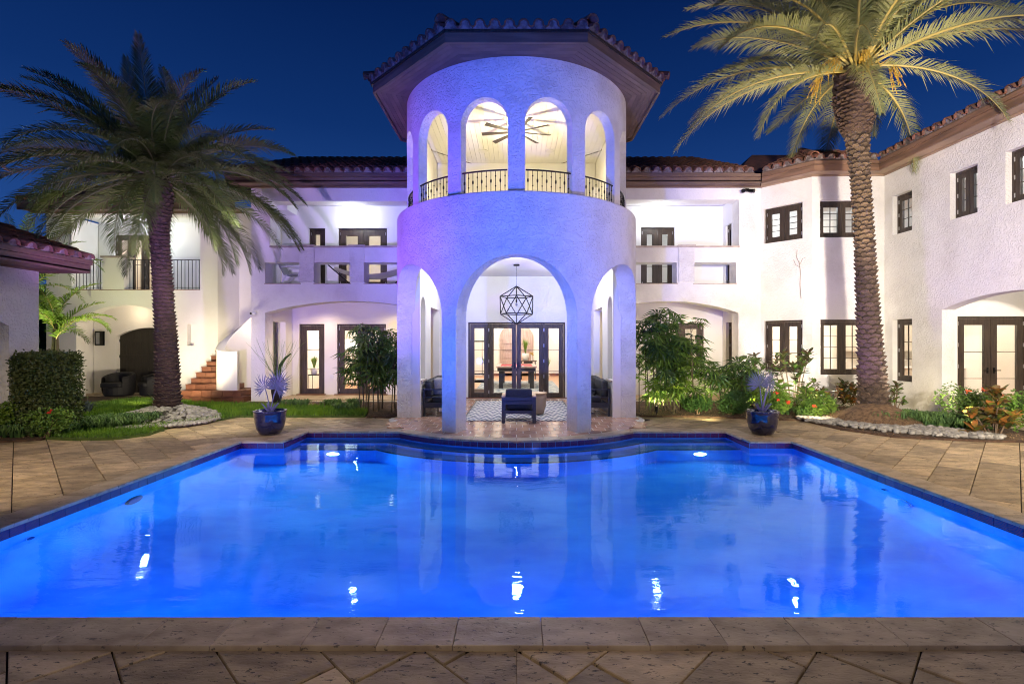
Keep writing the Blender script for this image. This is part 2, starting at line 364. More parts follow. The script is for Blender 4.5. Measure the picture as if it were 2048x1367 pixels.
def inst(name, me, parent=None, mx=None, **kw):
    o = bpy.data.objects.new(name, me); COL.objects.link(o)
    if parent is not None:
        o.parent = parent
        if parent.type == 'EMPTY': o.matrix_parent_inverse = Matrix.Translation(-Vector(parent.location))
    if mx is not None: o.matrix_basis = mx
    for k, v in kw.items(): o[k] = v
    return o
def thing(name, label, cat, loc=(0, 0, 0), group=None):
    o = bpy.data.objects.new(name, None); COL.objects.link(o); o.location = loc; o.empty_display_size = .1
    o['label'] = label; o['category'] = cat
    if group: o['group'] = group
    return o
def tag(o, label, cat, group=None):
    o['label'] = label; o['category'] = cat
    if group: o['group'] = group
    return o
def copy_thing(root, loc, rz=0, label=None, scale=1):
    r = root.copy(); COL.objects.link(r)
    r.matrix_basis = Matrix.Translation(loc) @ Matrix.Rotation(rz, 4, 'Z') @ Matrix.Scale(scale, 4)
    if label: r['label'] = label
    for ch in list(root.children):
        c = ch.copy(); COL.objects.link(c); c.parent = r
        for g in ch.children:
            d = g.copy(); COL.objects.link(d); d.parent = c
    return r
def place(root, loc, rz=0, scale=1):
    root.matrix_basis = Matrix.Translation(loc) @ Matrix.Rotation(rz, 4, 'Z') @ Matrix.Scale(scale, 4)
def xf(loc, rz=0, rx=0, ry=0, s=1):
    return Matrix.Translation(loc) @ Matrix.Rotation(rz, 4, 'Z') @ Matrix.Rotation(ry, 4, 'Y') @ Matrix.Rotation(rx, 4, 'X') @ Matrix.Scale(s, 4)

def rect(u0, u1, z0, z1): return [(u0, z0), (u1, z0), (u1, z1), (u0, z1)]
def archh(u0, u1, z0, zs, za, n=20):
    c, h = (u0+u1)/2, (u1-u0)/2
    return [(u0, z0), (u1, z0)] + [(c + h*math.cos(math.pi*i/n), zs + (za-zs)*math.sin(math.pi*i/n)) for i in range(n+1)]
def seg_arch(u0, u1, z0, zs, za, n=20):   # flat segmental arch
    c, h = (u0+u1)/2, (u1-u0)/2; r = za-zs; Rr = (h*h + r*r)/(2*r); a = math.asin(h/Rr)
    return [(u0, z0), (u1, z0)] + [(c + Rr*math.sin(a - 2*a*i/n), za - Rr + Rr*math.cos(a - 2*a*i/n)) for i in range(n+1)]
def frame(A, B):
    u = Vector((B[0]-A[0], B[1]-A[1], 0)); L = u.length; u.normalize(); return u, Vector((u.y, -u.x, 0)), L
def wall(name, parent, A, B, z0, z1, th, holes=(), m='stucco', outer=None, **kw):
    u, n, L = frame(A, B); P = Vector((A[0], A[1], 0))
    outer = outer or rect(0, L, z0, z1)
    loops = [outer] + list(holes)
    loops = [[Vector((a, b, 0)) for a, b in lp] for lp in loops]
    tris = tessellate_polygon(loops)
    flat = [p for lp in loops for p in lp]; N = len(flat)
    vs = [P + u*p.x + Vector((0, 0, p.y)) for p in flat] + [P + u*p.x - n*th + Vector((0, 0, p.y)) for p in flat]
    fs = []
    for a, b, c in tris:
        cr_ = (flat[b]-flat[a]).cross(flat[c]-flat[a]).z
        if cr_ < 0: a, b, c = a, c, b
        fs += [(a, b, c), (N+a, N+c, N+b)]
    o = 0
    for k, lp in enumerate(loops):
        ln = len(lp); ar = sum(lp[i].x*lp[(i+1) % ln].y - lp[(i+1) % ln].x*lp[i].y for i in range(ln))
        for i in range(ln):
            a, b = o+i, o+(i+1) % ln
            if (ar > 0) != (k > 0): fs.append((b, a, N+a, N+b))
            else: fs.append((a, b, N+b, N+a))
        o += ln
    w = MB(); w.add(vs, fs); return w.build(name, m, parent, **kw)

def px_u(px, A, B):
    """distance along the wall A-B of the point seen at picture column px (photo measurement)"""
    k = (px-1033)/1000; u, n, L = frame(A, B)
    return (k*A[1] - A[0])/(u.x - k*u.y)

def window(parent, A, B, u0, u1, z0, z1, leaves=2, cols=1, rows=3, inset=.10, stile=.075, door=False, name='window', m='dark_wood', hinges=True, botrail=None, muntin=.014, handle=False):
    u, n, L = frame(A, B); P = Vector((A[0], A[1], 0))
    fw = .05; y1 = -inset; y0 = y1-.09
    f = MB()
    f.obox(P, u, n, u0, u0+fw, y0, y1, z0, z1); f.obox(P, u, n, u1-fw, u1, y0, y1, z0, z1)
    f.obox(P, u, n, u0+fw, u1-fw, y0, y1, z1-fw, z1)
    f.obox(P, u, n, u0+fw, u1-fw, y0, y1, z0, z0+(.03 if door else fw))
    W = f.build(name, m, parent)
    zb = z0+(.03 if door else fw); zt = z1-fw
    spans = []
    if isinstance(leaves, int):
        a, b = u0+fw, u1-fw; w = (b-a)/leaves
        spans = [(a+i*w+.004, a+(i+1)*w-.004) for i in range(leaves)]
    else: spans = leaves
    br = botrail or stile
    for i, (a, b) in enumerate(spans):
        ys, ye = y0+.02, y1-.012
        s = MB()
        s.obox(P, u, n, a, a+stile, ys, ye, zb+.004, zt-.004); s.obox(P, u, n, b-stile, b, ys, ye, zb+.004, zt-.004)
        s.obox(P, u, n, a+stile, b-stile, ys, ye, zt-.004-stile, zt-.004); s.obox(P, u, n, a+stile, b-stile, ys, ye, zb+.004, zb+br)
        s.build('sash', m, W)
        ga, gb, gc, gd = a+stile, b-stile, zb+br, zt-.004-stile; ym = (ys+ye)/2
        MB().obox(P, u, n, ga, gb, ym-.004, ym+.004, gc, gd).build('pane', 'glass', W)
        for c in range(1, cols):
            x = ga+(gb-ga)*c/cols; MB().obox(P, u, n, x-muntin/2, x+muntin/2, ym-.014, ym+.014, gc, gd).build('muntin', m, W)
        for r in range(1, rows):
            z = gc+(gd-gc)*r/rows; MB().obox(P, u, n, ga, gb, ym-.012, ym+.012, z-muntin/2, z+muntin/2).build('muntin', m, W)
        if hinges:
            hx = a if i % 2 == 0 else b
            nh = 5 if (z1-z0) > 2 else 3
            for k in range(nh):
                z = zb+.12+(zt-zb-.24)*k/(nh-1)
                MB().obox(P, u, n, hx-.010, hx+.010, ye-.002, ye+.014, z-.045, z+.045).build('hinge', 'steel', W)
        if handle:
            hx = b-stile/2 if i % 2 == 0 else a+stile/2; dr = -1 if i % 2 == 0 else 1
            h = MB().obox(P, u, n, hx-.018, hx+.018, ye, ye+.012, 1.0, 1.14) if door else MB()
            h.obox(P, u, n, min(hx, hx+dr*.13), max(hx, hx+dr*.13), ye+.03, ye+.045, 1.06, 1.08).obox(P, u, n, hx-.01, hx+.01, ye, ye+.045, 1.06, 1.08)
            h.build('handle', 'metal_black', W)
    return W
# ================================================================== GROUND, POOL, DECK
TC = (0.0, 12.19)       # centre of the round tower
R1, R2 = 2.83, 2.61     # lower and upper drum radius
RP = 3.3                # pool edge radius round the tower
WZ = -.125              # water level
PX, PY0, PY1, NX, NY = 4.88, 3.165, 8.84, 4.12, 9.83
def arc(r, x0, x1, n, c=TC):   # front arc of a circle between two x values
    a0, a1 = math.asin(x0/r), math.asin(x1/r)
    return [(c[0]+r*math.sin(a0+(a1-a0)*i/n), c[1]-r*math.cos(a0+(a1-a0)*i/n)) for i in range(n+1)]
def pool_outline(d=0, y0=None):
    """edge of the pool moved inwards by d, counter-clockwise from near left"""
    r = RP + d; yb = NY - d; hx = math.sqrt(max(r*r-(yb-TC[1])**2, .01))
    pts = [(-PX+d*0, PY0), (PX, PY0), (PX, PY1), (NX, PY1), (NX, yb)]
    pts += arc(r, hx, -hx, 40) + [(-NX, yb), (-NX, PY1), (-PX, PY1)]
    return pts
# ground sheet with the pool cut out
def sheet(loops, z, name, m, **kw):
    lp = [[Vector((x, y, 0)) for x, y in l] for l in loops]; tr = tessellate_polygon(lp); fl = [p for l in lp for p in l]
    w = MB(); fs = []
    for a, b, c in tr:
        if (fl[b]-fl[a]).cross(fl[c]-fl[a]).z < 0: a, b, c = a, c, b
        fs.append((a, b, c))
    w.add([(p.x, p.y, z) for p in fl], fs); return w.build(name, m, None, **kw)
PO = pool_outline()
grow = [(-PX-.1, PY0-.1), (PX+.1, PY0-.1), (PX+.1, PY1+.1), (NX+.1, PY1+.1), (NX+.1, NY+.1)] + arc(RP-.1, 2.2, -2.2, 20) + [(-NX-.1, NY+.1), (-NX-.1, PY1+.1), (-PX-.1, PY1+.1)]
sheet([[(-300, -300), (300, -300), (300, 400), (-300, 400)], grow], -.06, 'ground', 'joint_dark', kind='structure')

pool = thing('swimming_pool', 'large glowing blue swimming pool with a curved bay round the tower', 'swimming pool', (0, 6, 0))
ZB = -1.35
b = MB()
n = len(PO)
b.add([(x, y, -.03) for x, y in PO] + [(x, y, ZB) for x, y in PO], [(i, n+i, n+(i+1) % n, (i+1) % n) for i in range(n)])
b.build('pool_wall', 'pool_plaster', pool)
lp = [Vector((x, y, 0)) for x, y in PO]; tr = tessellate_polygon([lp]); b = MB(); fs = []
for a_, b_, c_ in tr:
    if (lp[b_]-lp[a_]).cross(lp[c_]-lp[a_]).z < 0: b_, c_ = c_, b_
    fs.append((a_, b_, c_))
b.add([(p.x, p.y, ZB) for p in lp], fs); b.build('pool_floor', 'pool_plaster', pool)
# cove between floor and side walls
for sx_ in (-1, 1):
    b = MB(); r = .45; ys = (PY0, PY1); pr = [(sx_*(PX-.001-r+r*math.cos(t)), ZB+r-r*math.sin(t)+.002) for t in [math.pi/2*i/8 for i in range(9)]]
    b.add([(x, ys[0], z) for x, z in pr]+[(x, ys[1], z) for x, z in pr], [((i, i+1, 10+i, 9+i) if sx_ > 0 else (i+1, i, 9+i, 10+i)) for i in range(8)])
    b.build('pool_cove', 'pool_plaster', pool, smooth=True)
# two steps under water that follow the back wall and the round bay
def step_ring(r, yf, z0, z1):
    hx = math.sqrt(r*r-(TC[1]-yf)**2) if r > TC[1]-yf else 0
    poly_f = [(NX-.002, yf)] + arc(r, hx, -hx, 40) + [(-NX+.002, yf)]
    rb = RP; hb = math.sqrt(rb*rb-(TC[1]-NY)**2)
    poly_b = [(NX-.002, NY-.003)] + arc(rb+.002, hb, -hb, 40) + [(-NX+.002, NY-.003)]
    m_ = len(poly_f); v = [(x, y, z1) for x, y in poly_f]+[(x, y, z1) for x, y in poly_b]+[(x, y, z0) for x, y in poly_f]
    f = [(i+1, i, m_+i, m_+i+1) for i in range(m_-1)]+[(i, i+1, 2*m_+i+1, 2*m_+i) for i in range(m_-1)]
    return v, f, poly_f
for r, yf, z0, z1 in ((RP+.32, NY-.33, ZB, -.30), (RP+.68, NY-.68, ZB, -.56)):
    v, f, pf = step_ring(r, yf, z0, z1); b = MB(); b.add(v, f); o = b.build('pool_step', 'pool_plaster', pool)
    nb = MB(); q = len(pf); inn = [(x + (0-x)*0, y+.05) for x, y in pf]
    nb.add([(x, y-.004, z1-.03) for x, y in pf]+[(x, y-.004, z1+.004) for x, y in pf]+[(x, y, z1+.004) for x, y in inn],
           [(i, q+i, q+i+1, i+1) for i in range(q-1)]+[(q+i, 2*q+i, 2*q+i+1, q+i+1) for i in range(q-1)])
    nb.build('step_nosing', 'pool_nosing', o)
# water
lpw = [Vector((x, y, 0)) for x, y in PO]
w = MB(); w.add([(x, y, WZ) for x, y in PO], [f if (lpw[f[1]]-lpw[f[0]]).cross(lpw[f[2]]-lpw[f[0]]).z > 0 else (f[0], f[2], f[1]) for f in tessellate_polygon([lpw])])
w.build('water', 'water', None, kind='structure')
# waterline tiles
def along(A, B, step):
    u, n_, L = frame(A, B); k = max(1, round(L/step)); return [(Vector((A[0], A[1], 0))+u*(L*i/k), L/k, u, n_) for i in range(k)]
tl = MB(); tl.box(0.003, .147, -.008, .012, -.15, -.034); tile_me = tl.mesh('waterline_tile', 'pool_tile')
tcount = 0
def tile_run(A, B):
    global tcount
    for p, L, u, n_ in along(A, B, .15):
        ang = math.atan2(u.y, u.x); mx = Matrix.Translation(p) @ Matrix.Rotation(ang, 4, 'Z') @ Matrix.Diagonal((L/.15, 1, 1, 1))
        inst('waterline_tile', tile_me, pool, mx); tcount += 1
# run direction so that -y of the tile looks into the pool
tile_run((-PX, PY0), (-PX, PY1)); tile_run((-PX, PY1), (-NX, PY1)); tile_run((-NX, PY1), (-NX, NY))
ar = arc(RP, -2.29, 2.29, 36)
tile_run((-NX, NY), ar[0])
for i in range(36): tile_run(ar[i], ar[i+1])
tile_run(ar[-1], (NX, NY)); tile_run((NX, NY), (NX, PY1)); tile_run((NX, PY1), (PX, PY1)); tile_run((PX, PY1), (PX, PY0))
# round fittings in the side walls and lamps in the second step
def disc(c, r, axis, name, m, parent, t=.02, ring=None):
    a = Vector(axis); o = MB().cyl(Vector(c), Vector(c)+a*t, r, r, 20).build(name, m, parent)
    if ring: MB().cyl(Vector(c), Vector(c)+a*(t*.6), r*1.22, r*1.22, 20).build('ring', ring, parent)
    return o
def round_fit(label, c, r, axis, lens, ring):
    t = thing('pool_fitting', label, 'pool fitting', c); disc(c, r, axis, 'lens', lens, t, .03, ring); return t
round_fit('unlit dark blue round lamp set in the left pool wall', (-PX, 6.37, -.64), .115, (1, 0, 0), 'light_off_lens', 'pool_nosing')
round_fit('unlit round lamp with a pale ring set in the right pool wall', (PX, 6.28, -.66), .10, (-1, 0, 0), 'pool_plaster', 'ring_white')
round_fit('small return nozzle in the right pool wall near the far corner', (PX, 6.62, -.42), .035, (-1, 0, 0), 'light_off_lens', 'ring_white')
round_fit('small return nozzle in the left pool wall close to the tiles', (-PX, 5.0, -.42), .035, (1, 0, 0), 'light_off_lens', 'ring_white')
for sx_, nm in ((-1, 'left'), (1, 'right')):
    t = thing('pool_lamp', 'lit underwater lamp at the pool steps, %s of the tower' % nm, 'pool lamp', (sx_*3.35, 9.14, -.82), 'underwater lamps lit at the pool steps')
    MB().cyl((sx_*3.35, 9.135, -.86), (sx_*3.35, 9.115, -.86), .115, .115, 20).build('lens', 'lens_pool', t)
    MB().cyl((sx_*3.35, 9.14, -.86), (sx_*3.35, 9.125, -.86), .12, .12, 20).build('ring', 'ring_white', t)
    spot('pool_light', (sx_*3.35, 9.06, -.80), (sx_*2.6, 3, -1.25), 680, (.09, .56, 1), 160, .6, .06)
for x in (-3.3, 0, 3.3):
    spot('pool_light', (x, 3.3, -.70), (x*.9, 9.5, -.9), 225, (.004, .185, 1), 172, .5, .08)

# coping stones
def stone(name, poly, z0, z1, ch, m, parent): return MB().prism(poly, z0, z1, ch).build(name, m, parent)
cop = []
def cop_run(A, B, w0, L0, sa=0, sb=0):
    """stones from A to B; the stone lies on the outer side (-n); sa/sb: mitre shift of the outer corners"""
    seg = along(A, B, L0)
    for i, (p, L, u, n_) in enumerate(seg):
        g = .002; a = p+u*g+n_*.03; c = p+u*(L-g)+n_*.03
        a2 = p+u*(g+(sa if i == 0 else 0))-n_*w0; c2 = p+u*(L-g+(sb if i == len(seg)-1 else 0))-n_*w0
        cop.append([(q.x, q.y) for q in (a, c, c2, a2)])
W_ = .30
for y in (0,):
    xs = [-6.2]
    while xs[-1] < 6: xs.append(xs[-1]+random.uniform(.42, .66))
    for i in range(len(xs)-1):
        s_ = (xs[i+1]-xs[i])
        k0 = -.10*xs[i]*0; sl0, sl1 = random.uniform(-.03, .03), 0; cop.append([(xs[i]+.0015, PY0+.02), (xs[i]+.0015, PY0-.28), (xs[i+1]-.0015, PY0-.28), (xs[i+1]-.0015, PY0+.02)])
cop_run((-PX, PY0+.03), (-PX, PY1), W_, .6, 0, W_)
cop_run((-PX, PY1), (-NX, PY1), W_, .5, -W_, -.0)
cop_run((-NX, PY1+W_), (-NX, NY), W_, .6, 0, W_)
cop_run((-NX, NY), ar[0], W_, .6, -W_, 0)
cop_run(ar[-1], (NX, NY), W_, .6, 0, W_)
cop_run((NX, NY), (NX, PY1+W_), W_, .6, -W_, 0)
cop_run((NX, PY1), (PX, PY1), W_, .5, 0, W_)
cop_run((PX, PY1), (PX, PY0+.03), W_, .6, -W_, 0)
for k in range(12):
    a0, a1 = [math.asin(2.29/RP)*(-1+2*j/12) for j in (k, k+1)]
    a0 += .001; a1 -= .001
    q = [(TC[0]+r_*math.sin(a), TC[1]-r_*math.cos(a)) for r_, aa in ((RP+.03, (a0, (a0+a1)/2, a1)), (RP-.27, (a1, (a0+a1)/2, a0))) for a in aa]
    cop.append(q)
coping = thing('pool_coping', 'pale travertine coping stones edging the whole pool', 'coping', (0, 3, 0))
for q in cop:
    ar_ = sum(q[i][0]*q[(i+1) % len(q)][1]-q[(i+1) % len(q)][0]*q[i][1] for i in range(len(q)))
    if ar_ < 0: q = q[::-1]
    stone('coping_stone', q, -.035, random.uniform(0, .002), .003, 'coping_stone', coping)

# travertine pavers at 45 degrees
def clip(poly, xa, xb, ya, yb):
    for ax, lim, sg in ((0, xa, 1), (0, xb, -1), (1, ya, 1), (1, yb, -1)):
        out = []
        for i in range(len(poly)):
            p, q = poly[i], poly[(i+1) % len(poly)]; dp, dq = (p[ax]-lim)*sg, (q[ax]-lim)*sg
            if dp >= 0: out.append(p)
            if (dp >= 0) != (dq >= 0):
                t = dp/(dp-dq); out.append((p[0]+(q[0]-p[0])*t, p[1]+(q[1]-p[1])*t))
        poly = out
        if len(poly) < 3: return []
    return poly
deck = thing('pool_deck', 'weathered travertine paving laid diagonally round the pool', 'paving', (0, 2, 0)); deck['kind'] = 'structure'; del deck['category']
s2 = math.sqrt(.5); pav = []
regions = [(-10.5, -PX-W_-.004, PY0-.28, 12.6, -1), (PX+W_+.004, 10.5, PY0-.28, 12.6, 1), (-8, 0, -2.5, PY0-.292, -1), (0, 8, -2.5, PY0-.292, 1),
           (-PX-W_, -NX-W_-.004, PY1+W_+.004, NY+W_, -1), (-PX-W_, -2.2, NY+W_+.004, 12.2, -1), (2.2, PX+W_, NY+W_+.004, 12.2, 1), (NX+W_+.004, PX+W_, PY1+W_+.004, NY+W_, 1)]
for xa, xb, ya, yb, sg in regions:
    rows = range(-40, 60); RW = .424
    for j in rows:
        off = (j % 3)*.21
        # axis along the row: (1, sg)/sqrt2 ; across: (-sg,1)/sqrt2 mirrored so that long joints run towards the camera foot
        for i in range(-30, 40):
            a = i*.61+off; q0 = j*RW+.037*sg
            e1, e2, e3 = (random.uniform(.006, .012) for _ in range(3)); pts = [(a+e1, q0+.0045), (a+.61-e2, q0+.0045), (a+.61-e3, q0+RW-.0045), (a+e1*.8, q0+RW-.0045)]
            # row direction d=(1,sg)/√2 for right, across e=(1,-sg)/√2
            pl = [((p*1+q*1)*s2, (p*sg-q*sg)*s2) for p, q in pts]
            pl = clip(pl, xa, xb, ya, yb)
            if len(pl) < 3: continue
            A_ = sum(pl[k][0]*pl[(k+1) % len(pl)][1]-pl[(k+1) % len(pl)][0]*pl[k][1] for k in range(len(pl)))/2
            if A_ < 0: pl = pl[::-1]; A_ = -A_
            if A_ < .006: continue
            cx = sum(p[0] for p in pl)/len(pl); cy = sum(p[1] for p in pl)/len(pl)
            inview = abs(cx) < cy*1.16+.7 and cy > 2.2
            if abs(cx) > cy*1.16+6.5: continue
            if cy > 12 or abs(cx) > 10: continue
            # covered by lawn and beds
            if cx < -9.5 or (cx < -7.3 and cy > 9.6) or (cx < 0 and cy > 12.0) or (cx > 7.2 and cy > 9.9) or (cx > 3 and cy > 12.1): continue
            if math.hypot(cx, cy-TC[1]) < 2.95: continue
            pav.append((cy if inview else cy+100, pl))
pav.sort(key=lambda t: t[0])
rest = MB()
for k, (cy, pl) in enumerate(pav):
    z = -.022 + random.uniform(-.003, .003)
    if k < 300: stone('paver', pl, -.055, z, .005, 'travertine', deck)
    else: rest.prism(pl, -.055, z, .005)
if rest.v: rest.build('far_pavers', 'travertine', deck, kind='stuff')

# porch floor: picket shaped terracotta tiles inside the coping ring
porch = thing('porch_floor', 'terracotta picket tiles with pale joints on the tower porch floor', 'floor', (0, 11, 0)); porch['kind'] = 'structure'; del porch['category']
fl = MB(); pc = arc(RP-.275, -2.9, 2.9, 40); fl.prism([(x, y) for x, y in pc]+[(2.9, 16.5), (-2.9, 16.5)], -.05, -.006); fl.build('grout_bed', 'grout', porch)
pk = MB(); tw, tlh = .255, .46
pk.prism([(-tw/2+.007, -tlh*.27), (0, -tlh*.5+.012), (tw/2-.007, -tlh*.27), (tw/2-.007, tlh*.27), (0, tlh*.5-.012), (-tw/2+.007, tlh*.27)], -.03, -.0025, .002)
pk_me = pk.mesh('floor_tile', 'terracotta'); cnt = 0
for j in range(30):
    y = 9.0+j*tlh*.78
    for i in range(-13, 14):
        x = (i+.5*(j % 2))*tw
        if math.hypot(x, y-TC[1]) > RP-.10 and y < TC[1]: continue
        if abs(x) > 2.75 or y > 15.4: continue
        if abs(x) < 1.1 and 11.3 < y < 14.7: continue
        if y > 13.6 and abs(x) > 1.6: continue
        if cnt < 300: inst('floor_tile', pk_me, porch, xf((x, y, random.uniform(0, .002)))); cnt += 1

# ================================================================== ROOF TILES
def cap_mesh(name, mname, L=.42, r=.105, r2=.088, up=True):
    b = MB(); K = 7; sg = 1 if up else -1
    def ring(y, rr): return [(rr*math.cos(math.pi*i/(K-1)), y, sg*rr*math.sin(math.pi*i/(K-1))) for i in range(K)]
    v = ring(0, r)+ring(L, r2)+ring(0, r-.018)+ring(L, r2-.018); f = []
    for i in range(K-1):
        q = [(i, i+1, K+i+1, K+i), (2*K+i+1, 2*K+i, 3*K+i, 3*K+i+1), (i+1, i, 2*K+i, 2*K+i+1)]
        f += q if up else [t[::-1] for t in q]
    b.add(v, f); return b.mesh(name, mname, True)
CAP = cap_mesh('roof_tile', 'roof_clay'); PAN = cap_mesh('pan_tile', 'roof_clay', .42, .07, .08, False)
mo = MB(); K = 7
mo.add([(.088*math.cos(math.pi*i/(K-1)), .03, .088*math.sin(math.pi*i/(K-1))) for i in range(K)]+[(.088*math.cos(math.pi*i/(K-1)), .10, .088*math.sin(math.pi*i/(K-1))) for i in range(K)]+[(-.14, .03, -.05), (.14, .03, -.05)],
       [tuple(range(K))[::-1]] + [(K, 0, 1, 8)]*0 + [(i, K+i, K+i+1, i+1) for i in range(K-1)] + [(0, K-1, K, K+0)][:0] + [(0, 14+0, 15, K-1)][:0] + [(K-1, 14, 15, 0)])
MORT = mo.mesh('mortar_plug', 'mortar')
def roof_plane(parent, roofpart, A, B, z, slope, depth, kA=None, kB=None, pitch=.28, part_rows=2, mort=True, u_from=0, u_to=None):
    u, n_, L = frame(A, B); th = math.atan(slope); up = (-n_*math.cos(th)+Vector((0, 0, math.sin(th)))); nz = u.cross(up)
    P = Vector((A[0], A[1], z)); sl = depth/math.cos(th); K_ = max(1, round(L/pitch)); p = L/K_
    def lim(uu):
        m_ = depth
        if kA is not None: m_ = min(m_, uu*kA)
        if kB is not None: m_ = min(m_, (L-uu)*kB)
        return m_/math.cos(th)
    # deck slab
    ev = .09
    d = MB(); pts = [(0, 0)]
    if kA is None: q0 = (0, sl)
    else: q0 = (min(depth/kA, L/2), min(depth, kA*L/2)/math.cos(th))
    if kB is None: q1 = (L, sl)
    else: q1 = (L-min(depth/kB, L/2), min(depth, kB*L/2)/math.cos(th))
    pl = [(0, .03), (L, .03), q1, q0]
    top = [P+u*a+up*b_+nz*(-.02) for a, b_ in pl]; bot = [t-nz*.05 for t in top]
    d.add(top+bot, [(0, 1, 2, 3), (7, 6, 5, 4)]+[(i, 4+i, 4+(i+1) % 4, (i+1) % 4) for i in range(4)])
    d.build('roof_deck', 'brown_wood', roofpart or parent)
    stf = MB(); exp = .34
    cv = [v.co.copy() for v in CAP.vertices]; cf = [tuple(f.vertices) for f in CAP.polygons]
    pv = [v.co.copy() for v in PAN.vertices]; pf = [tuple(f.vertices) for f in PAN.polygons]
    for i in range(K_):
        uu = (i+.5)*p
        if uu < u_from or (u_to is not None and uu > u_to): continue
        rows = int(lim(uu)/exp)+1
        for r in range(rows):
            v0 = r*exp-.03
            if v0 > lim(uu)-.08: break
            base = P+u*(uu+random.uniform(-.006, .006))+up*v0+nz*(.030+.012*(r % 2)+random.uniform(0, .006))
            rot = Matrix((u, up, nz)).transposed().to_4x4() @ Matrix.Rotation(R(random.uniform(-1.5, 1.5)), 4, 'Z') @ Matrix.Rotation(R(-2.2), 4, 'X')
            mx = Matrix.Translation(base) @ rot
            if r < part_rows: inst('roof_tile', CAP, roofpart or parent, mx)
            else: stf.add([mx @ c for c in cv], cf)
            if i < K_-1 and r < 3:
                mx2 = Matrix.Translation(P+u*(uu+p/2)+up*(v0+.02)+nz*.075) @ rot
                stf.add([mx2 @ c for c in pv], pf)
        if mort:
            inst('mortar_plug', MORT, roofpart or parent, Matrix.Translation(P+u*uu+nz*.030) @ Matrix((u, up, nz)).transposed().to_4x4())
    if stf.v: stf.build('upper_tiles', 'roof_clay', roofpart or parent, smooth=True, kind='stuff')
    return u, up, nz
def hip(parent, p0, p1, k=None):
    p0, p1 = Vector(p0), Vector(p1); d = (p1-p0); L = d.length; d.normalize(); x = d.cross(Vector((0, 0, 1))).normalized(); z = x.cross(d)
    for i in range(int(L/.34)+1):
        mx = Matrix.Translation(p0+d*(i*.34-.05)+z*.05) @ Matrix((x, d, z)).transposed().to_4x4() @ Matrix.Scale(1.1, 4)
        inst('ridge_tile', CAP, parent, mx)

# ================================================================== ROUND TOWER
tower = thing('round_tower', 'round two storey stucco tower washed in violet and blue light, eight sided tiled roof', 'tower', (TC[0], TC[1], 0))
def drum(name, parent, r, t, z0, z1, ops, m, a0=-90, a1=90, step=1.5):
    """curved wall with arched openings: ops = (centre, half width, sill z, spring z, apex z) in degrees"""
    cols = []
    ops = sorted(ops); cur = a0
    def solid(a, b):
        k = max(1, int((b-a)/step)); return [(a+(b-a)*i/k, None) for i in range(k+1)]
    segs = []
    for c, h, zb, zs, za in ops:
        if c-h > cur: segs.append(('s', [x for x, _ in solid(cur, c-h)], None))
        k = 28; segs.append(('o', [c-h*math.cos(math.pi*i/k) for i in range(k+1)], (c, h, zb, zs, za))); cur = c+h
    if cur < a1: segs.append(('s', [x for x, _ in solid(cur, a1)], None))
    b = MB()
    def P(rr, a, z): return (TC[0]+rr*math.sin(R(a)), TC[1]-rr*math.cos(R(a)), z)
    ri = r-t
    for kind, an, op in segs:
        def zt(a):
            c, h, zb, zs, za = op; return zs+(za-zs)*math.sqrt(max(0, 1-((a-c)/h)**2))
        for i in range(len(an)-1):
            p, q = an[i], an[i+1]
            if kind == 's': bands = [((z0, z0), (z1, z1))]
            else:
                bands = [((zt(p), zt(q)), (z1, z1))]
                if op[2] > z0: bands.append(((z0, z0), (op[2], op[2])))
            for (la, lb), (ha, hb) in bands:
                b.add([P(r, p, la), P(r, q, lb), P(r, q, hb), P(r, p, ha)], [(0, 1, 2, 3)])
                b.add([P(ri, p, la), P(ri, q, lb), P(ri, q, hb), P(ri, p, ha)], [(3, 2, 1, 0)])
            b.add([P(r, p, z1), P(r, q, z1), P(ri, q, z1), P(ri, p, z1)], [(0, 1, 2, 3)])
            if kind == 'o':
                b.add([P(r, p, zt(p)), P(r, q, zt(q)), P(ri, q, zt(q)), P(ri, p, zt(p))], [(3, 2, 1, 0)])
                if op[2] > z0: b.add([P(r, p, op[2]), P(r, q, op[2]), P(ri, q, op[2]), P(ri, p, op[2])], [(0, 1, 2, 3)])
        if kind == 'o':
            for a, fl_ in ((an[0], 0), (an[-1], 1)):
                f = (0, 1, 2, 3) if fl_ else (3, 2, 1, 0)
                b.add([P(r, a, max(z0, op[2])), P(ri, a, max(z0, op[2])), P(ri, a, op[3]), P(r, a, op[3])], [f])
    return b.build(name, m, parent)
drum('lower_drum', tower, R1, .40, -.04, 4.56, [(0, 24.4, -.04, 2.22, 3.40), (54, 23, -.04, 2.24, 3.38), (-54, 23, -.04, 2.24, 3.38)], 'stucco')
# ledge on top of the lower drum and rounded rim
b = MB(); ks = 60
for i in range(ks):
    a, c = [R(-90+180*j/ks) for j in (i, i+1)]
    prof = [(R1, 4.55), (R1-.01, 4.58), (R1-.035, 4.592), (R2-.3, 4.592)]
    for (ra, za_), (rb, zb_) in zip(prof, prof[1:]):
        b.add([(ra*math.sin(a), TC[1]-ra*math.cos(a), za_), (ra*math.sin(c), TC[1]-ra*math.cos(c), za_), (rb*math.sin(c), TC[1]-rb*math.cos(c), zb_), (rb*math.sin(a), TC[1]-rb*math.cos(a), zb_)], [(0, 1, 2, 3)])
b.build('ledge', 'stucco', tower, smooth=True)
UC = (14.2, 42.2, 70.2)
drum('upper_drum', tower, R2, .20, 4.58, 7.26, [(s*c, 10.6, 4.58, 5.99, 6.47) for c in UC for s in (-1, 1)], 'stucco')
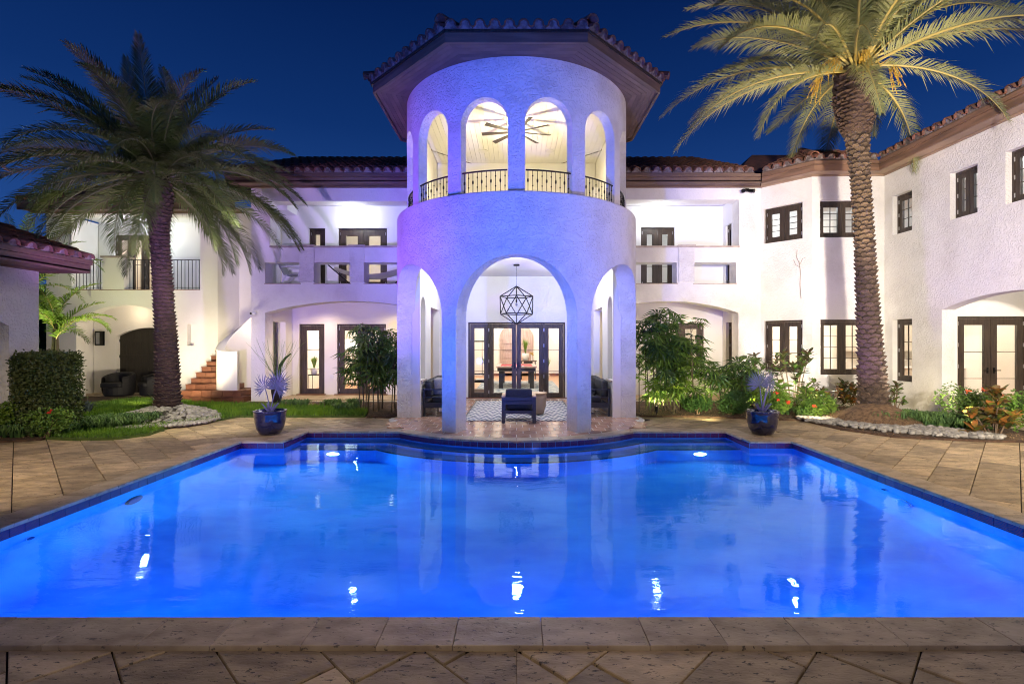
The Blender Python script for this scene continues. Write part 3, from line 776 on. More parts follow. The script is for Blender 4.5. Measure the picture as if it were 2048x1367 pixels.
# upper room: floor, boarded ceiling, side and back walls
def semi(r, n=40): return [(TC[0]+r*math.sin(R(-90+180*i/n)), TC[1]-r*math.cos(R(-90+180*i/n))) for i in range(n+1)]
MB().prism(semi(R2-.21)+[(R2-.21, 15.2), (-R2+.21, 15.2)], 4.2, 4.32).build('upper_floor', 'plaster', tower)
MB().box(-R2+.02, -R2+.20, TC[1], 15.4, 4.33, 7.26).build('upper_side_wall', 'cream_ceiling', tower)
MB().box(R2-.20, R2-.02, TC[1], 15.4, 4.33, 7.26).build('upper_side_wall', 'cream_ceiling', tower)
MB().box(-R2+.21, R2-.21, 15.2, 15.4, 4.33, 7.26).build('upper_back_wall', 'cream_ceiling', tower)
x = -R2+.22
while x < R2-.25:   # ceiling boards run front to back
    yh = TC[1]-math.sqrt(max(0, (R2-.21)**2-max(abs(x), abs(x+.13))**2)); xe = min(x+.128, R2-.22)
    MB().prism([(x, yh), (xe, yh), (xe, 15.19), (x, 15.19)], 7.17, 7.19).build('ceiling_board', 'cream_ceiling', tower); x += .134
MB().prism(semi(R2-.21)+[(R2-.21, 15.19), (-R2+.21, 15.19)], 7.20, 7.24).build('upper_ceiling', 'plaster', tower)
# porch ceiling and side walls
MB().prism(semi(R1-.41)+[(2.37, 15.9), (-2.37, 15.9)], 3.78, 3.95).build('porch_ceiling', 'plaster_white', tower)
for s in (-1, 1):
    A, B = ((-2.42, 14.59), (-2.42, 11.62)) if s < 0 else ((2.42, 11.62), (2.42, 14.59))
    # along the wall; u measured from A
    def U(y): return (14.59-y) if s < 0 else (y-11.62)
    hs = []
    a_, b_ = sorted((U(11.70), U(12.30))); hs.append(archh(a_, b_, .85, 2.52, 2.84))
    a_, b_ = sorted((U(13.05), U(14.5))); hs.append(rect(a_, b_, .30, 2.66))
    wall('porch_side_wall', tower, A, B, -.04, 3.78, .18, hs, 'plaster')
    MB().box(*sorted((s*2.25, s*2.41)), 14.60, 15.49, 2.95, 3.78).build('porch_side_wall', 'plaster', tower)
    a_, b_ = sorted((U(11.68), U(12.32))); u_, n_, _ = frame(A, B)
    MB().obox((A[0], A[1], 0), u_, n_, a_, b_, -.22, .03, .81, .848).build('sill', 'stone_cap', tower)
# railings in the upper openings
def railing_arc(c, hw):
    rl = thing('balcony_railing', 'x', 'railing', (TC[0]+(R2-.03)*math.sin(R(c)), TC[1]-(R2-.03)*math.cos(R(c)), 4.59), 'wrought iron railings in the tower arches')
    rr = R2-.04; P = lambda a, z: (TC[0]+rr*math.sin(R(a)), TC[1]-rr*math.cos(R(a)), z)
    ang = [c-hw+2*hw*i/10 for i in range(11)]
    MB().tube([P(a, 5.06) for a in ang], .016, 6).build('top_rail', 'metal_black', rl)
    MB().tube([P(a, 4.64) for a in ang], .010, 4).build('bottom_rail', 'metal_black', rl)
    for i in range(10):
        a = c-hw+2*hw*(i+.5)/10; b = MB().cyl(P(a, 4.60), P(a, 5.05), .007, .007, 6)
        if i % 2 == 0: b.ell(P(a, 4.86), (.018, .018, .045), 6, 5)
        else: b.ell(P(a, 4.76), (.014, .014, .022), 6, 4).ell(P(a, 4.95), (.014, .014, .022), 6, 4)
        b.build('baluster', 'metal_black', rl)
    return rl
for c, lb in ((-70.2, 'railing in the far left arch at the edge of the tower'), (-42.2, 'railing in the second tower arch from the left'), (-14.2, 'railing in the arch just left of the tower middle'),
              (14.2, 'railing in the arch just right of the tower middle'), (42.2, 'railing in the second tower arch from the right'), (70.2, 'railing in the far right arch at the edge of the tower')):
    railing_arc(c, 10.3)['label'] = 'black wrought iron ' + lb
# eight sided eaves
AP = 3.13; ZE = 7.22
def octp(ap, k): rr = ap/math.cos(R(22.5)); a = R(22.5+45*k); return (TC[0]+rr*math.sin(a), TC[1]-rr*math.cos(a))
SIDES = (-3, -2, -1, 0, 1, 2)
for k in range(-4, 4):
    A, B = octp(AP, k-1), octp(AP, k)
    vis = k in (-2, -1, 0, 1, 2)
    if vis:
        ap = AP-.05
        while ap > 2.42:
            a2 = ap-.098; q = [octp(ap, k-1), octp(ap, k), octp(a2, k), octp(a2, k-1)]
            MB().prism(q, ZE, ZE+.02).build('soffit_board', 'soffit_board', tower); ap -= .103
    MB().prism([octp(AP-.03, k-1), octp(AP-.03, k), octp(1.5, k), octp(1.5, k-1)], ZE+.022, ZE+.05).build('soffit_backing', 'brown_wood', tower)
    MB().prism([octp(AP, k-1), octp(AP, k), octp(AP-.05, k), octp(AP-.05, k-1)], ZE-.05, ZE+.13).build('fascia', 'fascia_wood', tower)
    MB().prism([octp(AP+.035, k-1), octp(AP+.035, k), octp(AP-.04, k), octp(AP-.04, k-1)], ZE+.131, ZE+.17).build('drip_edge', 'dark_wood', tower)
troof = MB().cyl((0, TC[1], ZE+.05), (0, TC[1], ZE+.06), .5, .5, 8).build('roof', 'roof_clay', tower)
for k in (-2, -1, 0, 1, 2):
    A, B = octp(AP+.06, k-1), octp(AP+.06, k)
    u, up, nz = roof_plane(tower, troof, A, B, ZE+.19, .36, AP, math.tan(R(67.5)), math.tan(R(67.5)), pitch=.262, part_rows=3)
for k in (-3, -2, -1, 0, 1, 2):
    p = octp(AP+.10, k); hip(troof, (p[0], p[1], ZE+.22), (0, TC[1], ZE+.22+.36*AP))
# ceiling fan
fan = thing('ceiling_fan', 'large dark bladed ceiling fan hanging in the upper tower room', 'ceiling fan', (0, TC[1], 6.85))
MB().cyl((0, TC[1], 6.9), (0, TC[1], 7.165), .03, .03, 10).build('down_rod', 'plastic_white', fan)
MB().lathe([(.02, -.06), (.11, -.05), (.14, 0), (.12, .06), (.04, .08)], (0, TC[1], 6.87), 20).build('motor', 'plastic_white', fan, smooth=True)
bl = MB(); bl.add([(.12, -.03, .01), (.86, -.055, .0), (.86, .055, .028), (.12, .03, .02), (.12, -.03, 0), (.86, -.055, -.01), (.86, .055, .018), (.12, .03, .01)], [(0, 1, 2, 3), (7, 6, 5, 4), (0, 4, 5, 1), (1, 5, 6, 2), (2, 6, 7, 3), (3, 7, 4, 0)])
bme = bl.mesh('blade', 'fan_blade')
for i in range(9): inst('blade', bme, fan, xf((0, TC[1], 6.85), R(40*i+12)))
MB().cyl((0, TC[1], 6.79), (0, TC[1], 6.81), .07, .07, 16).build('lamp', 'bulb', fan)
for i, (x, y) in enumerate(((-1.45, 11.9), (1.45, 11.9), (-1.5, 13.6), (1.5, 13.6))):
    t = tag(MB().cyl((x, y, 7.160), (x, y, 7.169), .05, .05, 14).build('downlight', 'bulb'), ('small round downlight in the tower ceiling, %s of the fan' % ('front left', 'front right', 'back left', 'back right')[i]), 'downlight', 'downlights round the tower fan')
    spot('room_light', (x, y, 7.13), (x, y, 4.3), 60, WARM2, 150, .9, .05)
for x, y, nm in ((-.95, 11.3, 'front left'), (.95, 11.3, 'front right'), (-.95, 14.2, 'back left'), (.95, 14.2, 'back right')):
    tag(MB().cyl((x, y, 7.16), (x, y, 7.169), .13, .13, 20).build('ceiling_speaker', 'speaker'), 'flat round ceiling speaker near the tower fan, %s one' % nm, 'speaker', 'round ceiling speakers in the tower')
point('room_light', (0, TC[1]+.1, 6.2), 150, (1, .84, .50), .10)
# ================================================================== MAIN HOUSE
house = thing('main_house', 'long white two storey villa with arcades and balconies behind the tower', 'house', (0, 14.6, 0))
ZW = 6.26; FY = 14.6; T = .45
# left front wall
A, B = (-7.75, FY), (-2.24, FY)
U = lambda x: x-A[0]
hl = [seg_arch(U(-7.34), U(-2.40), -.03, 2.60, 2.94), rect(U(-7.34), U(-6.32), 3.46, 4.07), rect(U(-5.90), U(-4.86), 3.46, 4.07), rect(U(-4.44), U(-2.75), 3.46, 4.07), rect(U(-7.2), U(-2.75), 4.50, 5.86)]
wall('front_wall', house, A, B, -.05, ZW, T, hl, 'stucco_wing')
# posts and caps of the balcony parapet, a little proud of the wall
def parapet(x0, x1, posts):
    for a, b in posts:
        MB().box(a, b, FY-.05, FY-.002, 3.50, 4.50).build('balcony_post', 'stucco', house)
        MB().box(a-.03, b+.03, FY-.09, FY+T+.03, 4.505, 4.57).build('post_cap', 'stone_cap', house)
    e_ = [x0]+[v for a, b in posts for v in (a-.033, b+.033)]+[x1]
    for i in range(0, len(e_), 2):
        if e_[i+1] > e_[i]+.05: MB().box(e_[i], e_[i+1], FY-.04, FY+T+.03, 4.502, 4.55).build('parapet_cap', 'stone_cap', house)
parapet(-7.2, -2.75, [(-6.32, -5.90), (-4.86, -4.44)])
for a, b in ((-7.34, -6.32), (-5.90, -4.86), (-4.44, -2.75)):
    MB().box(a-.02, b+.02, FY-.03, FY+.1, 3.435, 3.458).build('sill', 'stone_cap', house)
# right front wall
A, B = (2.24, FY), (7.14, FY); U = lambda x: x-A[0]
hl = [seg_arch(U(2.40), U(6.48), -.03, 2.60, 2.94), rect(U(2.75), U(4.68), 3.46, 4.07), rect(U(5.18), U(6.41), 3.46, 4.07), rect(U(2.75), U(6.5), 4.50, 5.90)]
wall('front_wall', house, A, B, -.05, ZW, T, hl, 'stucco_wing')
parapet(2.75, 6.5, [(4.73, 5.18)])
for a, b in ((2.75, 4.68), (5.18, 6.41)): MB().box(a-.02, b+.02, FY-.03, FY+.1, 3.435, 3.458).build('sill', 'stone_cap', house)
# wall behind the tower
wall('centre_wall', house, (-2.45, 15.5), (2.45, 15.5), -.04, 3.78, .25, [rect(2.45-1.50, 2.45+1.51, 0, 2.36)], 'stucco_fine')
# balcony floors, ceilings, back walls
for s, x0, x1 in ((-1, -7.74, -2.43), (1, 2.43, 7.1)):
    MB().box(x0, x1, FY+T+.002, 16.5, 3.06, 3.44).build('balcony_floor', 'plaster', house)
    MB().box(x0, x1, FY+T+.002, 16.2, 6.04, 6.2).build('balcony_ceiling', 'plaster_white', house)
    MB().box(x0, x1, FY+T, 16.6, -.05, .02).build('arcade_floor', 'coping_stone', house)
A, B = (-7.4, 15.75), (-2.4, 15.75); U = lambda x: x-A[0]
hs = [rect(U(-6.54), U(-6.03), 3.45, 5.33), rect(U(-5.62), U(-4.08), 3.45, 5.33)]
wall('balcony_back_wall', house, A, B, 3.445, 6.03, .2, hs, 'plaster_white')
window(house, A, B, U(-6.54), U(-6.03), 3.45, 5.33, 1, 1, 2, door=True, stile=.13, name='balcony_window', inset=.06)
window(house, A, B, U(-5.62), U(-4.08), 3.45, 5.33, 2, 1, 2, door=True, stile=.17, name='balcony_door', inset=.06)
MB().box(-7.4, -6.9, FY+T+.01, 15.74, 5.72, 6.03).build('ceiling_beam', 'plaster_white', house)
A, B = (2.4, 15.75), (6.7, 15.75); U = lambda x: x-A[0]
wall('balcony_back_wall', house, A, B, 3.445, 6.03, .2, [rect(U(3.92), U(4.99), 3.45, 5.36)], 'plaster_white')
window(house, A, B, U(3.92), U(4.99), 3.45, 5.36, 2, 1, 3, door=True, stile=.15, name='balcony_door', inset=.06)
A, B = (6.5, 15.74), (6.5, FY+T+.003)
wall('balcony_side_wall', house, A, B, 3.445, 6.03, .2, [rect(.20, .62, 3.45, 5.35)], 'plaster_white')
window(house, A, B, .20, .62, 3.45, 5.35, 1, 1, 3, door=True, stile=.10, name='balcony_side_door', inset=.06)
MB().box(-7.74, -7.42, FY+T+.003, 15.74, 3.445, 6.03).build('balcony_side_wall', 'plaster_white', house)
# lower arcades
A, B = (-7.35, 16.4), (-2.4, 16.4); U = lambda x: x-A[0]
wall('arcade_back_wall', house, A, B, .0, 3.05, .25, [rect(U(-7.13), U(-6.3), .02, 2.34), rect(U(-5.89), U(-4.28), .02, 2.34)], 'stucco_fine')
window(house, A, B, U(-7.13), U(-6.3), .02, 2.34, 1, 1, 3, door=True, stile=.16, name='arcade_window', inset=.08, hinges=False)
window(house, A, B, U(-5.89), U(-4.28), .02, 2.34, 2, 1, 3, door=True, stile=.16, name='arcade_door', inset=.08)
for a, b in ((-7.13, -6.3), (-5.89, -4.28)): MB().box(a-.06, b+.06, 16.30, 16.39, .021, .05).build('threshold', 'stair_terracotta', house)
A, B = (-7.35, 15.06), (-7.35, 16.39)
wall('arcade_side_wall', house, (-7.35, 15.06), (-7.35, 16.39), .02, 3.05, .25, [rect(.02, .86, .06, 2.38)], 'stucco_fine')
A, B = (2.4, 16.4), (6.76, 16.4); U = lambda x: x-A[0]
wall('arcade_back_wall', house, A, B, .0, 3.05, .25, [rect(U(4.7), U(6.15), .9, 2.37)], 'stucco_fine')
window(house, A, B, U(4.7), U(6.15), .9, 2.37, 2, 1, 3, name='arcade_window', stile=.14)
A, B = (6.76, 16.39), (6.76, FY+T+.003)
wall('arcade_side_wall', house, A, B, .02, 3.05, .25, [rect(.26, .72, .92, 2.37)], 'stucco_fine')
window(house, A, B, .26, .72, .92, 2.37, 1, 1, 3, name='arcade_side_window', stile=.07)
MB().box(-5.82-.29, -5.82-.18, 16.375, 16.398, .56, .68).build('outlet', 'plastic_white', house)
# centre doors: sidelight, two leaves, sidelight
A, B = (-2.45, 15.5), (2.45, 15.5); c0 = 2.45-1.50
Lv = [(c0+.06, c0+.62), (c0+.66, c0+1.485), (c0+1.505, c0+2.33), (c0+2.37, c0+2.95)]
W = window(house, A, B, c0, c0+3.01, 0, 2.36, Lv, 1, 3, door=True, stile=.13, botrail=.14, name='porch_door', inset=.05, hinges=False)
u, n_, _ = frame(A, B)
for xx in (c0+.64, c0+2.35):
    MB().obox((A[0], A[1], 0), u, n_, xx-.018, xx+.018, -.14, -.045, .03, 2.31).build('mullion', 'dark_wood', W)
    for k in range(5):
        z = .2+.48*k; MB().obox((A[0], A[1], 0), u, n_, xx-.012, xx+.012, -.044, -.03, z-.05, z+.05).build('hinge', 'steel', W)
for dx, sg in ((-.05, -1), (.05, 1)):
    h = MB(); xm = c0+1.495+dx; h.obox((A[0], A[1], 0), u, n_, xm-.02, xm+.02, -.055, -.04, .92, 1.12).obox((A[0], A[1], 0), u, n_, min(xm, xm+sg*.12), max(xm, xm+sg*.12), -.03, -.012, 1.0, 1.02).obox((A[0], A[1], 0), u, n_, xm-.01, xm+.01, -.05, -.012, 1.0, 1.02)
    h.build('handle', 'metal_black', W)
MB().box(-1.62, 1.62, 15.40, 15.49, .012, .03).build('threshold', 'stair_terracotta', house)
# inside rooms
def room(parent, x0, x1, y0, y1, z0, z1, m='plaster', fm='floor_terracotta', skip='', cm='plaster_white'):
    t = .06
    if 'b' not in skip: MB().box(x0, x1, y1, y1+t, z0, z1).build('room_wall', m, parent)
    if 'l' not in skip: MB().box(x0-t, x0, y0, y1, z0, z1).build('room_wall', m, parent)
    if 'r' not in skip: MB().box(x1, x1+t, y0, y1, z0, z1).build('room_wall', m, parent)
    MB().box(x0-t, x1+t, y0, y1+t, z0-t, z0-.002).build('room_floor', fm, parent)
    MB().box(x0-t, x1+t, y0, y1+t, z1, z1+t).build('room_ceiling', cm, parent)
room(house, -2.4, 2.4, 15.76, 26, 0.0, 3.6)
room(house, -7.5, -2.5, 16.66, 20.6, .02, 3.0)
room(house, 2.6, 6.7, 16.66, 19.5, .02, 3.0)
room(house, -7.4, -2.4, 15.96, 19.5, 3.44, 6.0, 'plaster_white')
room(house, 2.4, 6.7, 15.96, 19.5, 3.44, 6.0, 'plaster_white')
MB().box(-1.75, 2.4, 25.9, 25.99, 0, .12).build('skirting', 'stair_terracotta', house); MB().box(2.34, 2.39, 16, 25.9, 0, .12).build('skirting', 'stair_terracotta', house)
# main roof with eaves
EY = FY-.47; ZR = 6.30
roofo = MB().box(-8.2, 7.2, 18.9, 19.1, 8.2, 8.30).build('roof', 'brown_wood', house)
roof_plane(house, roofo, (-8.25, EY-.05), (-2.66, EY-.05), ZR+.24, .43, 5.0, part_rows=2)
roof_plane(house, roofo, (2.66, EY-.05), (6.72, EY-.05), ZR+.24, .43, 5.0, part_rows=2)
roof_plane(house, roofo, (-2.45, 15.6), (2.45, 15.6), 7.13, .43, 3.4, part_rows=0, mort=False)
def eave(parent, A, B, z, soff, ma=0, mb=0, d=.47):
    """soffit and fascia along a wall; ma, mb: how far the outer corners run past the wall ends"""
    u, n_, L = frame(A, B); A3, B3 = Vector((A[0], A[1], 0)), Vector((B[0], B[1], 0))
    o0, o1 = A3+n_*d-u*ma, B3+n_*d+u*mb
    f = lambda t: (t.x, t.y)
    MB().prism([f(o0), f(o1), f(B3-n_*.1), f(A3-n_*.1)], z, z+.03).build('soffit', soff, parent)
    k = .05; i0, i1 = A3+n_*(d-k)-u*ma*(d-k)/d, B3+n_*(d-k)+u*mb*(d-k)/d
    MB().prism([f(o0), f(o1), f(i1), f(i0)], z-.04, z+.12).build('fascia', 'fascia_wood', parent)
    k = -.04; j0, j1 = A3+n_*(d-k)-u*ma*(d-k)/d, B3+n_*(d-k)+u*mb*(d-k)/d
    MB().prism([f(j0), f(j1), f(i1), f(i0)], z+.125, z+.215).build('drip_edge', 'fascia_wood', parent)
    MB().prism([f(A3+n_*.07), f(B3+n_*.07), f(B3+n_*.002), f(A3+n_*.002)], z-.04, z-.002).build('frieze_board', 'fascia_wood', parent)
eave(house, (-8.25, FY), (-2.63, FY), ZW+.02, 'soffit_board')
eave(house, (2.63, FY), (7.14, FY), ZW+.02, 'soffit_board', 0, -.24)

# ================================================================== RIGHT WING (canted bay and long side)
wing = thing('side_wing', 'white stucco wing on the right with canted bay, dark casement windows and tiled eaves', 'house', (9.97, 13.6, 0))
PA, PB, PC, PD = (7.14, 14.6), (8.04, 13.6), (9.97, 13.55), (9.97, 3.0)
def wseg(A, B, holes, wins):
    wall('wing_wall', wing, A, B, -.05, ZW, .3, holes, 'stucco_wing')
    for w_ in wins: window(wing, A, B, **w_)
def H(A, B, p0, p1, z0, z1, **kw):
    a, b = px_u(p0, A, B), px_u(p1, A, B); return rect(a, b, z0, z1), dict(u0=a, u1=b, z0=z0, z1=z1, **kw)
h1, w1 = H(PA, PB, 1528, 1605, 4.60, 5.61, leaves=2, cols=1, rows=4, stile=.12)
h2, w2 = H(PA, PB, 1528, 1605, .90, 2.36, leaves=2, cols=1, rows=3, stile=.12)
wseg(PA, PB, [h1, h2], [w1, w2])
h1, w1 = H(PB, PC, 1640, 1737, 4.59, 5.59, leaves=2, cols=2, rows=4, stile=.10)
h2, w2 = H(PB, PC, 1641, 1737, .86, 2.36, leaves=2, cols=2, rows=4, stile=.10)
wseg(PB, PC, [h1, h2], [w1, w2])
h1, w1 = H(PC, PD, 1785, 1824, 4.57, 5.60, leaves=1, cols=2, rows=3, stile=.10, inset=.13)
h2, w2 = H(PC, PD, 1785, 1824, .73, 2.34, leaves=1, cols=2, rows=3, stile=.10, inset=.13)
h3, w3 = H(PC, PD, 1900, 1955, 4.55, 5.62, leaves=2, cols=1, rows=3, stile=.10, inset=.13)
h4, w4 = H(PC, PD, 2011, 2085, 4.55, 5.62, leaves=2, cols=1, rows=3, stile=.10, inset=.13)
ua = 13.55-11.72; hA = seg_arch(ua, ua+3.3, -.03, 2.50, 2.78)
wseg(PC, PD, [h1, h2, h3, h4, hA], [w1, w2, w3, w4])
# alcove with glazed door to the kitchen
MB().box(10.28, 13.4, 8.3, 12.0, 3.0, 3.06).build('alcove_ceiling', 'plaster_white', wing)
MB().box(13.3, 13.4, 8.3, 11.95, -.04, 3.0).build('alcove_wall', 'plaster', wing)
MB().box(10.28, 13.3, 8.28, 8.38, -.04, 3.0).build('alcove_wall', 'plaster', wing)
MB().box(9.97, 13.3, 8.38, 11.95, -.05, .0).build('alcove_floor', 'coping_stone', wing)
A, B = (9.98, 11.95), (13.29, 11.95)
wall('alcove_end_wall', wing, A, B, -.04, 2.99, .15, [rect(.56, 2.24, .0, 2.36)], 'stucco_fine')
window(wing, A, B, .56, 2.24, 0, 2.36, 2, 1, 3, door=True, stile=.15, botrail=.2, name='kitchen_door', inset=.04, handle=True)
# rooms
room(wing, 8.3, 14, 13.95, 17, .02, 3.05, skip='l'); MB().box(7.3, 7.36, 15.1, 17, .02, 3.05).build('room_wall', 'plaster', wing)
MB().box(7.3, 8.3, 17, 17.06, .02, 3.05).build('room_wall', 'plaster', wing); NK = [(7.40, 14.78), (8.22, 13.96), (8.22, 17), (7.30, 17), (7.30, 14.9)]; MB().prism(NK, 3.05, 3.1).build('room_ceiling', 'plaster_white', wing); MB().prism(NK, -.03, .018).build('room_floor', 'floor_terracotta', wing)
MB().prism(NK, 3.38, 3.438).build('room_floor', 'floor_terracotta', wing); MB().prism(NK, 6.2, 6.24).build('room_ceiling', 'plaster_white', wing); MB().box(7.22, 7.29, 15.0, 17, 3.44, 6.2).build('room_wall', 'plaster_white', wing); MB().box(7.30, 8.3, 17, 17.06, 3.44, 6.2).build('room_wall', 'plaster_white', wing)
room(wing, 10.3, 14, 12.15, 13.94, .02, 3.05, skip='bl')
room(wing, 8.3, 14, 13.95, 17, 3.44, 6.2, 'plaster_white', skip='l')
room(wing, 10.3, 14, 3.2, 13.94, 3.44, 6.2, 'plaster_white', skip='bl')
MB().box(10.3, 14, 3.1, 3.2, 3.4, 6.2).build('room_wall', 'plaster_white', wing)
wroof = MB().box(10, 10.4, 3, 15, 6.45, 6.48).build('roof', 'brown_wood', wing)
d = .47
n1 = frame(PA, PB)[1]; n2 = frame(PB, PC)[1]; n3 = frame(PC, PD)[1]
def isect(P, u, Q, v):
    k = ((Q.x-P.x)*v.y-(Q.y-P.y)*v.x)/(u.x*v.y-u.y*v.x); return P+u*k
def off(A, B, dd): u, n_, L = frame(A, B); return Vector((A[0], A[1], 0))+n_*dd, u
def eavepts(dd):
    l0, l1, l2, l3 = off((2.3, FY), PA, dd), off(PA, PB, dd), off(PB, PC, dd), off(PC, PD, dd)
    return [isect(*l0, *l1), isect(*l1, *l2), isect(*l2, *l3), Vector((PD[0]-dd, PD[1], 0))]
def ring(name, m, d0, d1, z0, z1):
    a, b = eavepts(d0), eavepts(d1)
    for i in range(3): MB().prism([(p.x, p.y) for p in (a[i], a[i+1], b[i+1], b[i])], z0, z1).build(name, m, wing)
zs = ZW+.02
ring('soffit', 'soffit_lit', d, -.1, zs, zs+.03); ring('fascia', 'fascia_lit', d+.001, d-.05, zs-.04, zs+.12); ring('drip_edge', 'fascia_lit', d+.04, d-.05, zs+.125, zs+.215); ring('frieze_board', 'soffit_lit', .07, .002, zs-.04, zs-.002)
ep = eavepts(d+.05)
roof_plane(wing, wroof, ep[0][:2], ep[1][:2], ZR+.24, .43, 2.2, None, 1.9, part_rows=2)
roof_plane(wing, wroof, ep[1][:2], ep[2][:2], ZR+.24, .43, 2.2, 1.9, None, part_rows=2)
roof_plane(wing, wroof, ep[2][:2], ep[3][:2], ZR+.24, .43, 2.6, None, None, part_rows=3)
hip(wroof, (ep[1].x, ep[1].y, ZR+.27), (ep[1].x+.9, ep[1].y+2.2, ZR+.27+.43*2.2))
b = MB(); b.add([(6.7, 15.2, 6.9), (11, 15.2, 6.9), (9.6, 17.4, 8.25), (8.2, 17.4, 8.25), (6.7, 19, 6.9), (11, 19, 6.9)], [(0, 1, 2, 3), (3, 2, 5, 4), (0, 3, 4), (1, 5, 2)]); b.build('back_roof', 'roof_clay', wing)

# ================================================================== LEFT WING
lw = thing('stair_wing', 'cream stucco wing on the left with arched porch, balcony and a dark arched door', 'house', (-11.5, 15.9, 0))
LY = 15.9; A, B = (-14.55, LY), (-9.5, LY); U = lambda x: x-A[0]
wall('wing_wall', lw, A, B, -.05, 5.85, .35, [seg_arch(U(-14.0), U(-10.95), -.03, 2.36, 2.93), rect(U(-14.15), U(-10.06), 3.42, 5.79), rect(U(-10.47), U(-10.27), 1.63, 2.32)], 'stucco_fine')
MB().box(-10.5, -10.24, LY+.2, LY+.34, 1.6, 2.35).build('niche_back', 'stucco_fine', lw)
wall('wing_wall', lw, (-9.5, LY+.003), (-9.2, 16.6), -.05, 6.2, .3, (), 'stucco_fine')
wall('wing_wall', lw, (-9.2, 16.6), (-7.4, 16.6), -.05, 6.2, .3, (), 'stucco_fine')
MB().box(-14.95, -14.56, LY, 20, -.05, 5.85).build('wing_wall', 'stucco_fine', lw)
MB().box(-14.54, -9.4, LY+.352, 17.4, 3.1, 3.4).build('balcony_floor', 'plaster', lw)
MB().box(-14.54, -9.6, LY+.352, 17.6, 5.9, 6.0).build('balcony_ceiling', 'plaster_white', lw)
A2, B2 = (-14.54, 17.4), (-9.6, 17.4); U2 = lambda x: x+14.54
wall('balcony_back_wall', lw, A2, B2, 3.41, 5.9, .2, [rect(U2(-14.0), U2(-12.45), 3.43, 5.47)], 'plaster_white')
window(lw, A2, B2, U2(-14.0), U2(-12.45), 3.43, 5.47, 3, 1, 2, door=True, stile=.12, name='balcony_door', inset=.06)
room(lw, -14.5, -9.7, 17.62, 20, 3.42, 5.9)
# lower porch: back wall with arched dark door, niche window
A3, B3 = (-14.54, 17.2), (-9.6, 17.2); U3 = lambda x: x+14.54
wall('porch_back_wall', lw, A3, B3, -.04, 3.09, .25, [seg_arch(U3(-13.75), U3(-11.55), .0, 1.95, 2.24)], 'stucco_fine')
MB().box(-14.54, -9.6, LY+.36, 17.19, -.05, .0).build('porch_floor', 'coping_stone', lw)
g = MB().box(-13.8, -11.5, 17.36, 17.42, 0, 2.3).build('arched_door', 'wood_garage', lw)
for i in range(9):
    x = -13.74+i*.245; MB().box(x, x+.235, 17.33, 17.358, 0, 1.5 if 0 else 2.3).build('door_plank', 'wood_garage', lw)
for z in (.5, 1.2, 1.75): MB().box(-13.75, -11.5, 17.31, 17.328, z, z+.1).build('door_rail', 'wood_garage', lw)
MB().box(-14.5, -14.1, 17.15, 17.19, 1.0, 1.0001+.0).build('x', 'plaster', lw) if 0 else None
# post in the balcony front
MB().box(-13.14, -12.45, LY-.03, LY+.32, 3.41, 4.42).build('balcony_post', 'stucco_fine', lw); MB().box(-13.18, -12.41, LY-.07, LY+.36, 4.422, 4.48).build('post_cap', 'stone_cap', lw)
MB().box(-14.15, -10.06, LY-.03, LY+.3, 3.40, 3.418).build('sill', 'stair_terracotta', lw)
eave(lw, (-15.4, LY), (-8.7, LY), 5.87, 'soffit_board', d=.5)
lroof = MB().box(-15, -9, 19.5, 19.6, 7.3, 7.4).build('roof', 'brown_wood', lw)
roof_plane(lw, lroof, (-15.4, LY-.55), (-8.7, LY-.55), 6.10, .42, 4.2, part_rows=1)
def rail_straight(x0, x1, y, z0, z1, label, n_, parent_group):
    t = thing('balcony_railing', label, 'railing', ((x0+x1)/2, y, z0), parent_group)
    MB().box(x0, x1, y-.015, y+.015, z1-.02, z1).build('top_rail', 'metal_black', t); MB().box(x0, x1, y-.01, y+.01, z0+.06, z0+.075).build('bottom_rail', 'metal_black', t)
    for i in range(n_):
        x = x0+(x1-x0)*(i+.5)/n_; MB().cyl((x, y, z0), (x, y, z1-.02), .010, .010, 5).build('baluster', 'metal_black', t)
rail_straight(-14.14, -13.15, LY+.1, 3.42, 4.38, 'black iron railing left of the balcony post, behind palm fronds', 9, 'railings of the left balcony')
rail_straight(-12.43, -10.08, LY+.1, 3.42, 4.38, 'black iron railing right of the balcony post, crossed by the palm trunk', 20, 'railings of the left balcony')
# wall sconce, hanging plant niche
sc_ = thing('wall_sconce', 'rectangular metal wall sconce beside the dark arched door', 'wall lamp', (-14.28, 17.1, 1.7))
MB().box(-14.40, -14.16, 17.17, 17.195, 1.63, 2.12).build('back_plate', 'metal_black', sc_); MB().box(-14.36, -14.20, 17.05, 17.165, 1.68, 2.07).build('glass_shade', 'plastic_grey', sc_)
for x in (-14.37, -14.2): MB().box(x, x+.02, 17.03, 17.165, 1.63, 2.12).build('frame_bar', 'metal_black', sc_)

